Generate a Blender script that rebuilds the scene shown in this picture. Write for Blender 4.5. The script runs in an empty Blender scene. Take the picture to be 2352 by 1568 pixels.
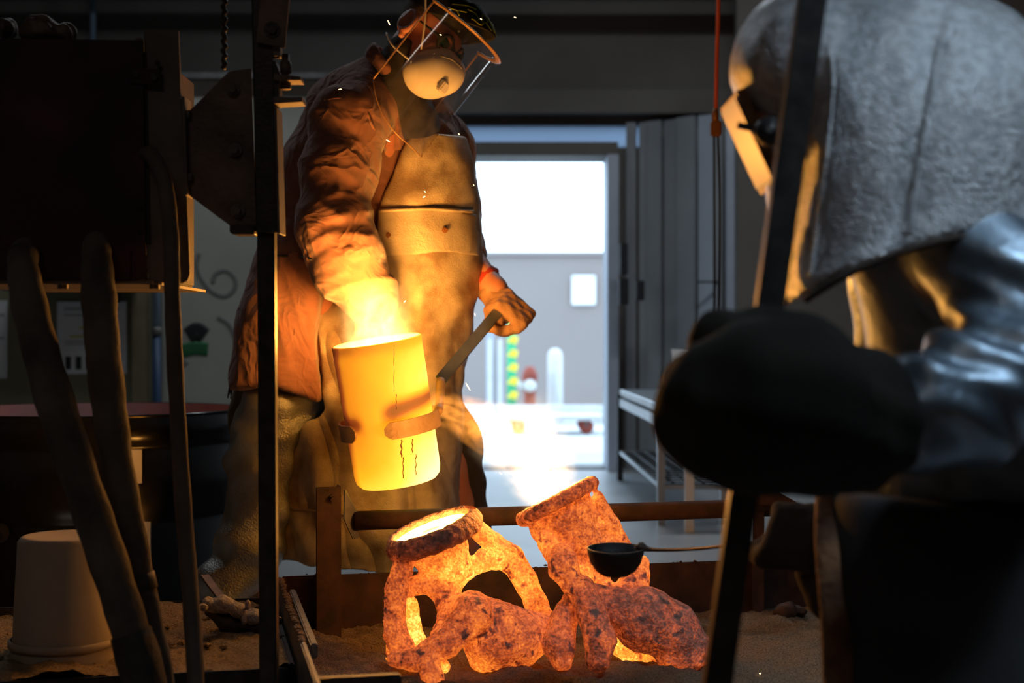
import bpy, bmesh, math, random
import numpy as np
from mathutils import Vector, Matrix

random.seed(7); np.random.seed(7)
S = bpy.context.scene
COL = S.collection
F = 3267.0            # focal length in pixels of the 2352 px wide frame
CH = 0.87             # camera height

# ------------------------------------------------------------------ camera, world, lights, exposure
cd = bpy.data.cameras.new('camera'); cam = bpy.data.objects.new('camera', cd); COL.objects.link(cam)
cam.location = (0, 0, CH); cam.rotation_euler = (math.pi/2, 0, 0)
cd.sensor_width = 36.0; cd.lens = F/2352*36.0
cd.clip_start = 0.05; cd.clip_end = 200
cd.dof.use_dof = True; cd.dof.focus_distance = 3.6; cd.dof.aperture_fstop = 2.6
S.camera = cam
S.view_settings.view_transform = 'Standard'; S.view_settings.look = 'None'
S.view_settings.exposure = 0.0; S.view_settings.gamma = 1.0
S.view_settings.use_curve_mapping = False

w = bpy.data.worlds.new('overcast_sky'); S.world = w; w.use_nodes = True
bg = w.node_tree.nodes['Background']
bg.inputs['Color'].default_value = (0.60, 0.80, 1.0, 1); bg.inputs['Strength'].default_value = 3.6

def area(name, loc, rot, sx, sy, power, color, portal=False):
    l = bpy.data.lights.new(name, 'AREA'); l.shape = 'RECTANGLE'; l.size = sx; l.size_y = sy
    l.energy = power; l.color = color
    o = bpy.data.objects.new(name, l); COL.objects.link(o); o.location = loc; o.rotation_euler = rot
    if portal: l.cycles.is_portal = True
    return o
area('door_portal', (-0.02, 9.9, 1.06), (-math.pi/2, 0, 0), 1.34, 2.12, 1, (1, 1, 1), portal=True)
COOL = (0.66, 0.85, 1.0)
FILL_LAMPS = [((1.30, 1.00, 3.1), 4.3), ((0.9, 6.9, 3.9), 34.0), ((-1.7, 6.3, 3.9), 17.0), ((-1.3, -0.6, 3.7), 8.5)]  # added fill lamps with no seen source, placed to brighten dim areas
for i, (p, e) in enumerate(FILL_LAMPS):
    lo_ = area('fill_lamp_light', (p[0], p[1], p[2]-0.075), (0, 0, 0), 1.1, 0.28, e, (COOL, (.84, .93, 1.0), (.84, .93, 1.0), (1.0, .84, .72))[i])
    if i == 0:      # fill lamp narrowed and tilted at the second worker
        lo_.rotation_euler = Vector((.98-p[0], 2.1-p[1], 1.1-p[2])).to_track_quat('-Z', 'Y').to_euler(); lo_.data.spread = math.radians(42)

# ------------------------------------------------------------------ helpers
def P(u, v, Y):
    return np.array([(u-1176.0)/F*Y, Y, CH-(v-784.0)/F*Y])
def V(p): return Vector([float(a) for a in p])
def nrm(a):
    a = np.asarray(a, float); return a/np.linalg.norm(a)

def link(o, parent=None, label=None, cat=None, group=None, kind=None):
    if o.name not in COL.objects: COL.objects.link(o)
    if parent is not None: o.parent = parent; o.matrix_parent_inverse = parent.matrix_world.inverted()
    if label: o['label'] = label
    if cat: o['category'] = cat
    if group: o['group'] = group
    if kind: o['kind'] = kind
    return o
def thing(name, label, cat, loc, group=None, kind=None):
    o = bpy.data.objects.new(name, None); o.empty_display_size = 0.1
    o.location = V(loc); o.matrix_world = Matrix.Translation(V(loc))
    return link(o, None, label, cat, group, kind)
def mesh_obj(name, verts, faces, mat, parent=None, smooth=False, **kw):
    me = bpy.data.meshes.new(name)
    me.from_pydata([tuple(map(float, v)) for v in verts], [], [tuple(map(int, f)) for f in faces]); me.update()
    if smooth: me.polygons.foreach_set('use_smooth', [True]*len(me.polygons))
    if mat: me.materials.append(mat)
    o = bpy.data.objects.new(name, me)
    return link(o, parent, **kw)
def bm_obj(name, bm, mat, parent=None, smooth=False, **kw):
    me = bpy.data.meshes.new(name); bmesh.ops.recalc_face_normals(bm, faces=bm.faces); bm.to_mesh(me); bm.free()
    if smooth: me.polygons.foreach_set('use_smooth', [True]*len(me.polygons))
    if mat: me.materials.append(mat)
    o = bpy.data.objects.new(name, me)
    return link(o, parent, **kw)
def box_bm(c, size, R=None, bev=0.0):
    bm = bmesh.new(); bmesh.ops.create_cube(bm, size=1.0)
    bmesh.ops.scale(bm, vec=Vector(size), verts=bm.verts)
    if bev: bmesh.ops.bevel(bm, geom=bm.edges[:], offset=bev, segments=2, affect='EDGES')
    M = Matrix.Translation(V(c))
    if R is not None: M = M @ R.to_4x4()
    bm.transform(M); return bm
def box(name, c, size, mat, parent=None, R=None, bev=0.0, **kw):
    return bm_obj(name, box_bm(c, size, R, bev), mat, parent, **kw)
def box2(name, lo, hi, mat, parent=None, bev=0.0, **kw):
    lo = np.array(lo, float); hi = np.array(hi, float)
    return box(name, (lo+hi)/2, hi-lo, mat, parent, None, bev, **kw)
def frame_from(d, up=(0, 0, 1)):
    z = nrm(d); up = np.asarray(up, float)
    if abs(np.dot(z, up)) > .97: up = np.array([1., 0, 0])
    x = nrm(np.cross(up, z)); y = np.cross(z, x)
    return x, y, z
def bar(name, a, b, wx, wy, mat, parent=None, up=(0, 0, 1), bev=0.0, **kw):
    a = np.array(a, float); b = np.array(b, float)
    x, y, z = frame_from(b-a, up)
    R = Matrix((x, y, z)).transposed()
    return bm_obj(name, box_bm((a+b)/2, (wx, wy, float(np.linalg.norm(b-a))), R, bev), mat, parent, **kw)
def catmull(pts, n):
    pts = np.asarray(pts, float)
    if len(pts) < 3: 
        t = np.linspace(0, 1, n+1)[:, None]; return pts[0]*(1-t)+pts[1]*t
    out = []
    Q = np.vstack([2*pts[0]-pts[1], pts, 2*pts[-1]-pts[-2]])
    for i in range(len(pts)-1):
        p0, p1, p2, p3 = Q[i:i+4]
        for t in np.linspace(0, 1, n, endpoint=False):
            out.append(.5*((2*p1)+(-p0+p2)*t+(2*p0-5*p1+4*p2-p3)*t*t+(-p0+3*p1-3*p2+p3)*t**3))
    out.append(pts[-1]); return np.array(out)
def tube_data(path, radii, seg=12, cap=True, flat=1.0, up=None):
    path = np.asarray(path, float); n = len(path)
    r = np.full(n, radii) if np.isscalar(radii) else np.asarray(radii, float)
    T = np.gradient(path, axis=0); T /= np.linalg.norm(T, axis=1)[:, None]+1e-12
    x, y, _ = frame_from(T[0], up if up is not None else (0, 0, 1)); V_ = []; Fc = []
    for i in range(n):
        if i: 
            x = x-T[i]*np.dot(x, T[i]); x = nrm(x); y = np.cross(T[i], x)
        for k in range(seg):
            a = 2*math.pi*k/seg
            V_.append(path[i]+r[i]*(math.cos(a)*x+flat*math.sin(a)*y))
    for i in range(n-1):
        for k in range(seg):
            k2 = (k+1) % seg
            Fc.append((i*seg+k, i*seg+k2, (i+1)*seg+k2, (i+1)*seg+k))
    if cap:
        Fc.append(tuple(range(seg))[::-1]); Fc.append(tuple((n-1)*seg+k for k in range(seg)))
    return V_, Fc
def tube(name, pts, r, mat, parent=None, n=8, seg=12, flat=1.0, up=None, **kw):
    path = catmull(pts, n)
    if not np.isscalar(r):
        rr = np.interp(np.linspace(0, len(pts)-1, len(path)), range(len(r)), r)
    else: rr = r
    v, f = tube_data(path, rr, seg, True, flat, up)
    return mesh_obj(name, v, f, mat, parent, True, **kw)
def lathe_data(prof, seg=48):
    v = []; f = []
    n = len(prof)
    for k in range(seg):
        a = 2*math.pi*k/seg
        for r, z in prof: v.append((r*math.cos(a), r*math.sin(a), z))
    for k in range(seg):
        k2 = (k+1) % seg
        for i in range(n-1):
            f.append((k*n+i, k2*n+i, k2*n+i+1, k*n+i+1))
    return np.array(v), f
def lathe(name, prof, origin, axis, mat, parent=None, seg=48, jitter=0.0, **kw):
    v, f = lathe_data(prof, seg)
    x, y, z = frame_from(axis, (0, 1, 0))
    if jitter:
        v = v*(1+jitter*np.sin(v[:, :1]*57+v[:, 1:2]*43+v[:, 2:]*71))
    vv = np.asarray(origin, float)+v[:, :1]*x+v[:, 1:2]*y+v[:, 2:]*z
    o = mesh_obj(name, vv, f, mat, parent, True, **kw)
    bm = bmesh.new(); bm.from_mesh(o.data); bmesh.ops.remove_doubles(bm, verts=bm.verts, dist=1e-6)
    bmesh.ops.recalc_face_normals(bm, faces=bm.faces); bm.to_mesh(o.data); bm.free()
    return o
def prism(name, poly, thick, mat, parent=None, bev=0.0, **kw):
    """poly: list of 3-D points in one plane; thick: vector"""
    poly = [np.asarray(p, float) for p in poly]; t = np.asarray(thick, float); n = len(poly)
    bm = bmesh.new()
    a = [bm.verts.new(V(p)) for p in poly]; b = [bm.verts.new(V(p+t)) for p in poly]
    bm.faces.new(a); bm.faces.new(b[::-1])
    for i in range(n): bm.faces.new((a[i], b[i], b[(i+1) % n], a[(i+1) % n]))
    if bev: bmesh.ops.bevel(bm, geom=bm.edges[:], offset=bev, segments=1, affect='EDGES')
    return bm_obj(name, bm, mat, parent, **kw)
def bolt(name, p, axis, r, h, mat, parent, washer=True, **kw):
    v = []; f = []
    prof = ([(0, 0), (r*1.5, 0), (r*1.5, h*.25)] if washer else [(0, 0), (r, 0)])
    x, y, z = frame_from(axis)
    bm = bmesh.new()
    def cyl(rad, z0, z1, seg):
        lo = [bm.verts.new(V(np.asarray(p)+rad*math.cos(2*math.pi*k/seg)*x+rad*math.sin(2*math.pi*k/seg)*y+z*z0)) for k in range(seg)]
        hi = [bm.verts.new(V(np.asarray(p)+rad*math.cos(2*math.pi*k/seg)*x+rad*math.sin(2*math.pi*k/seg)*y+z*z1)) for k in range(seg)]
        bm.faces.new(lo[::-1]); bm.faces.new(hi)
        for k in range(seg): bm.faces.new((lo[k], lo[(k+1) % seg], hi[(k+1) % seg], hi[k]))
    if washer: cyl(r*1.55, -.001, h*.25, 20)
    cyl(r, h*.2 if washer else -.001, h, 6)
    return bm_obj(name, bm, mat, parent, **kw)

# ------------------------------------------------------------------ signed-distance fields and a surface-nets mesher
def smin(a, b, k):
    if k <= 0: return np.minimum(a, b)
    h = np.maximum(k-np.abs(a-b), 0)/k
    return np.minimum(a, b)-h*h*k*.25
def smax(a, b, k): return -smin(-a, -b, k)
def d_cap(X, a, b, ra, rb, sq=None):
    a = np.asarray(a, np.float32); b = np.asarray(b, np.float32)
    ba = b-a; L = float(ba@ba)+1e-12
    pa = [X[i]-a[i] for i in range(3)]
    t = np.clip((pa[0]*ba[0]+pa[1]*ba[1]+pa[2]*ba[2])/L, 0, 1)
    q = [pa[i]-t*ba[i] for i in range(3)]
    if sq is not None: q = [q[i]/sq[i] for i in range(3)]
    return np.sqrt(q[0]**2+q[1]**2+q[2]**2)-(ra+(rb-ra)*t)
def d_ell(X, c, rad, axes=None):
    c = np.asarray(c, np.float32)
    q = [X[i]-c[i] for i in range(3)]
    if axes is not None:
        q = [q[0]*ax[0]+q[1]*ax[1]+q[2]*ax[2] for ax in np.asarray(axes, np.float32)]
    k0 = np.sqrt(sum((q[i]/rad[i])**2 for i in range(3)))
    k1 = np.sqrt(sum((q[i]/rad[i]**2)**2 for i in range(3)))+1e-6
    return k0*(k0-1)/k1
def d_torus(X, c, n, R, r, flat=1.0):
    n = nrm(n).astype(np.float32); q = [X[i]-np.float32(c[i]) for i in range(3)]
    h = q[0]*n[0]+q[1]*n[1]+q[2]*n[2]
    rr = np.sqrt(np.maximum(q[0]**2+q[1]**2+q[2]**2-h*h, 0))
    return np.sqrt((rr-R)**2+(h/flat)**2)-r
def d_box(X, c, half, axes, rnd=0.0):
    q = [X[i]-np.float32(c[i]) for i in range(3)]
    q = [np.abs(q[0]*ax[0]+q[1]*ax[1]+q[2]*ax[2])-(half[i]-rnd) for i, ax in enumerate(np.asarray(axes, np.float32))]
    o = np.sqrt(sum(np.maximum(a, 0)**2 for a in q))
    return o+np.minimum(np.maximum(q[0], np.maximum(q[1], q[2])), 0)-rnd
def d_poly_xz(X, poly):
    """signed distance to a polygon in the x-z plane (extruded along y)"""
    x = X[0]; z = X[2]; n = len(poly)
    d = np.full(np.broadcast(x, z).shape, 1e9, np.float32); s = np.ones_like(d)
    for i in range(n):
        a = poly[i]; b = poly[i-1]
        ex, ez = b[0]-a[0], b[1]-a[1]
        wx, wz = x-a[0], z-a[1]
        t = np.clip((wx*ex+wz*ez)/(ex*ex+ez*ez+1e-12), 0, 1)
        d = np.minimum(d, (wx-ex*t)**2+(wz-ez*t)**2)
        c1 = z >= a[1]; c2 = z < b[1]; c3 = ex*wz > ez*wx
        allc = (c1 & c2 & c3) | (~c1 & ~c2 & ~c3)
        s = np.where(allc, -s, s)
    return s*np.sqrt(d)
def pix_poly(pts, Y): return [tuple(P(u, v, Y)[[0, 2]]) for u, v in pts]

def surface_nets(fn, lo, hi, h):
    lo = np.asarray(lo, float); hi = np.asarray(hi, float)
    n = np.ceil((hi-lo)/h).astype(int)+1
    ax = [(lo[i]+h*np.arange(n[i])).astype(np.float32) for i in range(3)]
    X = np.meshgrid(*ax, indexing='ij', sparse=False)
    D = fn(X).astype(np.float32); del X
    ins = D < 0
    nx, ny, nz = n-1
    corners = [(i, j, k) for i in (0, 1) for j in (0, 1) for k in (0, 1)]
    cnt = np.zeros((nx, ny, nz), np.int8)
    for i, j, k in corners: cnt += ins[i:i+nx, j:j+ny, k:k+nz]
    act = (cnt > 0) & (cnt < 8)
    I = np.argwhere(act)
    idx = np.full((nx, ny, nz), -1, np.int64); idx[act] = np.arange(len(I))
    acc = np.zeros((len(I), 3)); num = np.zeros(len(I))
    for i0 in range(8):
        for i1 in range(i0+1, 8):
            a = np.array(corners[i0]); b = np.array(corners[i1])
            if np.abs(a-b).sum() != 1: continue
            A = I+a; B = I+b
            da = D[A[:, 0], A[:, 1], A[:, 2]]; db = D[B[:, 0], B[:, 1], B[:, 2]]
            m = (da < 0) != (db < 0)
            t = np.where(m, da/np.where(m, da-db, 1), 0)
            acc += np.where(m[:, None], a+(b-a)*t[:, None], 0); num += m
    verts = lo+h*(I+acc/num[:, None])
    quads = []
    for ax_ in range(3):
        o1, o2 = [(1, 2), (2, 0), (0, 1)][ax_]
        sl0 = [slice(1, None)]*3; 
        A = ins.take(range(0, n[ax_]-1), ax_); B = ins.take(range(1, n[ax_]), ax_)
        E = np.argwhere(A != B)
        ok = (E[:, o1] > 0) & (E[:, o2] > 0) & (E[:, o1] < n[o1]-1) & (E[:, o2] < n[o2]-1)
        E = E[ok]
        if not len(E): continue
        def g(d1, d2):
            C = E.copy(); C[:, o1] -= d1; C[:, o2] -= d2
            return idx[C[:, 0], C[:, 1], C[:, 2]]
        q = np.stack([g(1, 1), g(0, 1), g(0, 0), g(1, 0)], 1)
        flip = ~A[E[:, 0], E[:, 1], E[:, 2]]
        q[flip] = q[flip][:, ::-1]
        quads.append(q)
    Q = np.vstack(quads); Q = Q[(Q >= 0).all(1)]
    return verts, Q
def relax(v, q, it=1, lam=.5):
    for _ in range(it):
        acc = np.zeros_like(v); num = np.zeros(len(v))
        for i in range(4):
            a = q[:, i]; b = q[:, (i+1) % 4]
            np.add.at(acc, a, v[b]); np.add.at(num, a, 1); np.add.at(acc, b, v[a]); np.add.at(num, b, 1)
        num = np.maximum(num, 1); v = v+lam*(acc/num[:, None]-v)
    return v
def normals(v, q):
    n = np.cross(v[q[:, 2]]-v[q[:, 0]], v[q[:, 3]]-v[q[:, 1]])
    N = np.zeros_like(v)
    for i in range(4): np.add.at(N, q[:, i], n)
    return N/(np.linalg.norm(N, axis=1)[:, None]+1e-12)
def sdf_obj(name, fn, lo, hi, h, mat, parent=None, disp=None, rel=1, attr=None, **kw):
    v, q = surface_nets(fn, lo, hi, h)
    if rel: v = relax(v, q, rel)
    if disp is not None: v = v+normals(v, q)*disp(v)[:, None]
    me = bpy.data.meshes.new(name)
    me.vertices.add(len(v)); me.vertices.foreach_set('co', v.astype(np.float32).ravel())
    me.loops.add(q.size); me.loops.foreach_set('vertex_index', q.astype(np.int32).ravel())
    me.polygons.add(len(q)); me.polygons.foreach_set('loop_start', np.arange(0, q.size, 4, dtype=np.int32))
    me.polygons.foreach_set('use_smooth', np.ones(len(q), bool))
    me.update(calc_edges=True); me.validate()
    if attr:
        for k_, f_ in attr.items():
            at = me.attributes.new(k_, 'FLOAT', 'POINT'); at.data.foreach_set('value', f_(v).astype(np.float32))
    me.materials.append(mat)
    o = bpy.data.objects.new(name, me)
    return link(o, parent, **kw)
class Field:
    """a list of primitives joined smoothly; each may carry a value (temperature)"""
    def __init__(s, k=.03): s.p = []; s.k = k
    def cap(s, a, b, ra, rb, t=.5, sq=None): s.p.append((lambda X, a=a, b=b: d_cap(X, a, b, ra, rb, sq), t)); return s
    def ell(s, c, rad, axes=None, t=.5): s.p.append((lambda X: d_ell(X, c, rad, axes), t)); return s
    def torus(s, c, n, R, r, t=.5, flat=1.): s.p.append((lambda X: d_torus(X, c, n, R, r, flat), t)); return s
    def box(s, c, half, axes, rnd=.005, t=.5): s.p.append((lambda X: d_box(X, c, half, axes, rnd), t)); return s
    def chain(s, pts, t=.5, sq=None):
        """pts: (u, v, Y, r)"""
        Q = [(P(u, v, Y), r) for u, v, Y, r in pts]
        for (a, ra), (b, rb) in zip(Q, Q[1:]): s.cap(a, b, ra, rb, t, sq)
        return s
    def chainp(s, pts, t=.5, sq=None):
        """pts: (u, v, Y, r in pixels at that depth[, t])"""
        Q = [(P(p[0], p[1], p[2]), p[3]*p[2]/F, p[4] if len(p) > 4 else t) for p in pts]
        for (a, ra, ta), (b, rb, tb) in zip(Q, Q[1:]): s.cap(a, b, ra, rb, (ta+tb)/2, sq)
        return s
    def __call__(s, X):
        d = None
        for f, _ in s.p:
            e = f(X); d = e if d is None else smin(d, e, s.k)
        return d
    def value(s, v, soft=.012):
        X = [v[:, 0].astype(np.float32), v[:, 1].astype(np.float32), v[:, 2].astype(np.float32)]
        W = 0; A = 0
        for f, t in s.p:
            wgt = np.exp(-np.clip(f(X), -.05, .3)/soft); W = W+wgt; A = A+wgt*t
        return A/W
def hit(fn, u, v, y0=1.2, y1=6.0, eps=.0005):
    y = y0
    for _ in range(400):
        p = P(u, v, y); d = float(fn([np.array([p[i]], np.float32) for i in range(3)])[0])
        if d < eps: return p
        y += max(d*.8, .0008)
        if y > y1: break
    return P(u, v, y1)
def folds(v, amp, specs, warp=.5):
    """sum of warped sine ridges; specs: (direction, wavelength, phase)"""
    out = np.zeros(len(v))
    for d, L, ph in specs:
        d = nrm(d); t = v@d/L*2*math.pi+ph
        wv = np.sin(v[:, 0]*23+ph)+np.sin(v[:, 2]*19+2*ph)+np.sin(v[:, 1]*27-ph)
        s = np.sin(t+warp*wv); out += np.sign(s)*np.abs(s)**1.0
    return amp*out/len(specs)

def vnoise(q):
    i = np.floor(q).astype(np.int64); f = q-i; f = f*f*f*(f*(f*6-15)+10)
    def hsh(a, b, c):
        h = (a*374761393+b*668265263+c*2147483647) & 0xffffffff
        h = ((h ^ (h >> 13))*1274126177) & 0xffffffff
        return ((h ^ (h >> 16)) & 0xffff)/65535.0*2-1
    o = 0
    for dx in (0, 1):
        for dy in (0, 1):
            for dz in (0, 1):
                wgt = (f[:, 0] if dx else 1-f[:, 0])*(f[:, 1] if dy else 1-f[:, 1])*(f[:, 2] if dz else 1-f[:, 2])
                o = o+wgt*hsh(i[:, 0]+dx, i[:, 1]+dy, i[:, 2]+dz)
    return o
def creases(v, amp, across, L_across, L_along, seed=0., along=None):
    """sharp cloth creases: ridged noise stretched at right angles to 'across'"""
    x, y, z = frame_from(across, along if along is not None else (0, 1, 0))
    q = np.stack([v@x/L_along, v@y/L_along, v@z/L_across], 1)+seed
    q = q+.35*np.stack([vnoise(q*.7+9.1), vnoise(q*.7+3.7), vnoise(q*.7+5.3)], 1)
    n = vnoise(q); m = vnoise(q*2.1+17.)
    return amp*((1-2*np.abs(n)**.8)*.75+.35*(1-2*np.abs(m)))

# ------------------------------------------------------------------ materials
MATS = {}
def mat(name, col, rough=.6, metal=0.0, col2=None, nscale=8.0, bump=0.0, bscale=40.0, spec=.5, dist=.01, detail=4.0, contrast=(.35, .65), rvar=0.0, sheen=0.0, bump2=None):
    m = bpy.data.materials.new(name); m.use_nodes = True; nt = m.node_tree; N = nt.nodes; L = nt.links
    b = N['Principled BSDF']; b.inputs['Roughness'].default_value = rough; b.inputs['Metallic'].default_value = metal
    b.inputs['Base Color'].default_value = (*col, 1); b.inputs['Specular IOR Level'].default_value = spec
    if sheen: b.inputs['Sheen Weight'].default_value = sheen
    tc = N.new('ShaderNodeTexCoord')
    n1 = N.new('ShaderNodeTexNoise'); n1.inputs['Scale'].default_value = nscale; n1.inputs['Detail'].default_value = detail
    L.new(tc.outputs['Object'], n1.inputs['Vector'])
    if col2 is not None:
        r = N.new('ShaderNodeValToRGB'); r.color_ramp.elements[0].position = contrast[0]; r.color_ramp.elements[1].position = contrast[1]
        r.color_ramp.elements[0].color = (*col, 1); r.color_ramp.elements[1].color = (*col2, 1)
        L.new(n1.outputs['Fac'], r.inputs['Fac']); L.new(r.outputs['Color'], b.inputs['Base Color'])
    if rvar:
        mr = N.new('ShaderNodeMapRange'); mr.inputs['To Min'].default_value = rough-rvar; mr.inputs['To Max'].default_value = rough+rvar
        L.new(n1.outputs['Fac'], mr.inputs['Value']); L.new(mr.outputs['Result'], b.inputs['Roughness'])
    if bump:
        n2 = N.new('ShaderNodeTexNoise'); n2.inputs['Scale'].default_value = bscale; n2.inputs['Detail'].default_value = 5
        L.new(tc.outputs['Object'], n2.inputs['Vector'])
        bp = N.new('ShaderNodeBump'); bp.inputs['Strength'].default_value = bump; bp.inputs['Distance'].default_value = dist
        L.new(n2.outputs['Fac'], bp.inputs['Height']); L.new(bp.outputs['Normal'], b.inputs['Normal'])
        if bump2:       # larger wrinkles: ridged noise
            n3 = N.new('ShaderNodeTexNoise'); n3.inputs['Scale'].default_value = bump2[0]; n3.inputs['Detail'].default_value = 2.5; n3.inputs['Distortion'].default_value = .9
            L.new(tc.outputs['Object'], n3.inputs['Vector'])
            ab = N.new('ShaderNodeMath'); ab.operation = 'SUBTRACT'; ab.inputs[1].default_value = .5; L.new(n3.outputs['Fac'], ab.inputs[0])
            a2 = N.new('ShaderNodeMath'); a2.operation = 'ABSOLUTE'; L.new(ab.outputs[0], a2.inputs[0])
            b3 = N.new('ShaderNodeBump'); b3.inputs['Strength'].default_value = bump2[1]; b3.inputs['Distance'].default_value = bump2[2]; b3.invert = True
            L.new(a2.outputs[0], b3.inputs['Height']); L.new(b3.outputs['Normal'], bp.inputs['Normal'])
    MATS[name] = m; return m
M_floor = mat('concrete_floor', (.36, .37, .38), .36, 0, (.46, .47, .48), 2.0, .1, 30, rvar=.1)
M_ground = mat('outdoor_concrete', (.55, .56, .57), .8, 0, (.68, .69, .70), .8, .1, 20)
M_wall = mat('grey_plaster', (.36, .36, .31), .85, 0, (.44, .44, .385), 1.5, .1, 25)
M_wall_olive = mat('olive_paint', (.16, .15, .085), .75, 0, (.20, .19, .115), 2, .1, 25)
M_dark_wall = mat('dark_panel', (.12, .105, .095), .8, 0, (.16, .145, .13), 1.2, .1, 10)
M_ceil = mat('dark_roof', (.03, .03, .03), .9)
M_corr = mat('grey_blue_panel', (.24, .26, .28), .55, .1, (.32, .34, .36), 1.5, .05, 20)
M_light_panel = mat('pale_daylit_panel', (.42, .47, .55), .45, .2, (.5, .55, .62), 2)
M_jamb = mat('pale_jamb_paint', (.38, .42, .5), .5, 0, (.45, .5, .58), 3)
M_dark_steel = mat('dark_steel', (.018, .018, .019), .5, .35, (.045, .04, .038), 25, .15, 120, rvar=.12)
M_brown_steel = mat('brown_oxide_steel', (.075, .05, .042), .6, .4, (.17, .12, .10), 12, .2, 90, rvar=.1)
M_rust = mat('rusty_steel', (.032, .018, .014), .8, .15, (.085, .042, .028), 14, .5, 60, dist=.004)
M_grey_steel = mat('worn_grey_steel', (.11, .11, .11), .55, .5, (.2, .19, .18), 9, .25, 50, rvar=.12)
M_furn = mat('furnace_black_red', (.016, .010, .011), .75, .1, (.07, .018, .022), 5, .15, 40, contrast=(.5, .75))
M_flange = mat('dusty_flange_steel', (.09, .075, .07), .65, .3, (.15, .125, .115), 7, .15, 70)
M_hose = mat('dusty_hose_sleeve', (.05, .046, .045), .9, 0, (.12, .105, .095), 10, .6, 70, dist=.006)
M_rubber = mat('rubber_hose', (.07, .06, .055), .8, 0, (.11, .09, .08), 15, .4, 160, dist=.002)
M_tape = mat('black_tape', (.02, .02, .022), .7, 0, (.04, .04, .04), 20, .4, 60)
M_sand = mat('foundry_sand', (.14, .10, .068), 1.0, 0, (.33, .24, .165), 220, 1.0, 300, .1, .006, contrast=(.3, .7))
M_sand2 = mat('dry_sand', (.18, .135, .085), 1.0, 0, (.38, .29, .19), 160, 1.0, 200, .1, .008, contrast=(.3, .7))
M_bucket = mat('chalky_bucket', (.34, .29, .235), .8, 0, (.42, .36, .30), 6, .1, 40)
M_drum = mat('black_drum_paint', (.006, .006, .007), .22, 0, (.012, .012, .013), 4, spec=.25)
M_red = mat('red_paint', (.22, .028, .015), .55, 0, (.30, .05, .025), 8)
M_white = mat('white_label', (.62, .63, .63), .6, 0, (.7, .7, .68), 10)
M_paper = mat('white_paper', (.62, .65, .66), .7)
M_black = mat('black_paint', (.01, .01, .011), .7)
M_green = mat('green_paint', (.02, .13, .045), .7)
M_yellow = mat('yellow_paint', (.85, .72, .05), .6)
M_bgreen = mat('bright_green_paint', (.03, .45, .2), .6)
M_block = mat('grey_block_wall', (.275, .23, .215), .9, 0, (.30, .255, .24), .5, .1, 8)
M_bluegrey = mat('blue_grey_pipe', (.12, .18, .25), .5, 0, (.2, .27, .35), 3)
M_blue = mat('dark_blue_paint', (.02, .05, .12), .5)
M_wood = mat('yellow_brown_stud', (.17, .14, .08), .8, 0, (.22, .18, .11), 6)
M_table = mat('galvanised_table', (.38, .41, .44), .35, .6, (.5, .53, .56), 5)
M_orange_cord = mat('orange_cord', (.55, .09, .025), .5)
M_brass = mat('brass_plug', (.25, .10, .03), .5, .4)
M_cord = mat('dark_cord', (.02, .025, .03), .6)
M_pocket = mat('alu_fabric_dull', (.64, .54, .38), .40, .3, (.40, .31, .2), 9, .65, 330, dist=.004, bump2=(7, .28, .03))
M_apron = mat('apron_foil_fabric', (.66, .55, .38), .42, .28, (.30, .205, .12), 10, .7, 330, dist=.004, contrast=(.38, .62), bump2=(6, .28, .03))
M_suede = mat('scuffed_suede', (.30, .23, .15), .75, .12, (.16, .11, .07), 9, .7, 350, dist=.003, contrast=(.35, .6))
M_jacket = mat('brown_cotton', (.22, .092, .062), .95, 0, (.26, .12, .085), 14, .35, 500, .2, .002, sheen=.3, bump2=(10, .55, .045))
M_mauve = mat('faded_brown_cotton', (.24, .17, .16), .95, 0, (.29, .21, .2), 14, .35, 500, .2, .002)
M_collar = mat('black_collar_cloth', (.02, .018, .018), .95, 0, (.04, .035, .033), 20, .3, 300)
M_spat = mat('silver_spat_foil', (.46, .48, .45), .33, .85, (.34, .34, .31), 9, .8, 200, dist=.005, bump2=(8, .28, .04))
M_tan = mat('tan_trouser', (.13, .105, .06), .95, 0, (.17, .14, .085), 12, .3, 300)
M_trouser = mat('dark_trouser', (.045, .035, .03), .95, 0, (.06, .048, .04), 12, .3, 300)
M_boot = mat('leather_boot', (.035, .03, .026), .6, 0, (.05, .04, .035), 12, .3, 200)
M_skin = mat('skin', (.52, .20, .12), .55, 0, (.60, .27, .18), 12, .1, 200)
M_hair = mat('short_hair', (.06, .04, .03), .9, 0, (.09, .06, .045), 60, .5, 400)
M_redsleeve = mat('red_sleeve', (.40, .025, .012), .9, 0, (.5, .045, .02), 12, .3, 200)
M_glove_tan = mat('tan_leather_glove', (.33, .18, .10), .8, 0, (.42, .24, .14), 14, .4, 200)
M_glove_pale = mat('pale_heat_glove', (.28, .20, .12), .8, 0, (.36, .27, .17), 14, .4, 200)
M_mask = mat('white_mask', (.76, .72, .64), .9, 0, (.82, .78, .7), 10)
M_cap = mat('black_cap', (.012, .012, .012), .9, 0, (.022, .022, .02), 30, .3, 300)
M_lime = mat('lime_print', (.30, .36, .03), .7)
M_amber = mat('amber_visor_rim', (.32, .17, .06), .35, .2, (.4, .22, .09), 20)
M_goggle = mat('goggle_frame', (.02, .025, .015), .3)
M_lens = mat('green_lens', (.02, .07, .02), .12)
M_alu = mat('aluminised_cloth', (.58, .60, .63), .34, .95, (.42, .44, .47), 60, 1.0, 200, dist=.0055, contrast=(.42, .58), bump2=(5, .16, .05))
M_alu_sleeve = mat('aluminised_sleeve', (.20, .255, .32), .40, .85, (.14, .18, .23), 14, .35, 60, dist=.005)
M_under = mat('dark_lining', (.03, .022, .018), .95, 0, (.05, .035, .028), 10, .3, 200)
M_workwear = mat('black_workwear', (.016, .017, .02), .85, 0, (.024, .026, .03), 8, .3, 120, dist=.004)
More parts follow.
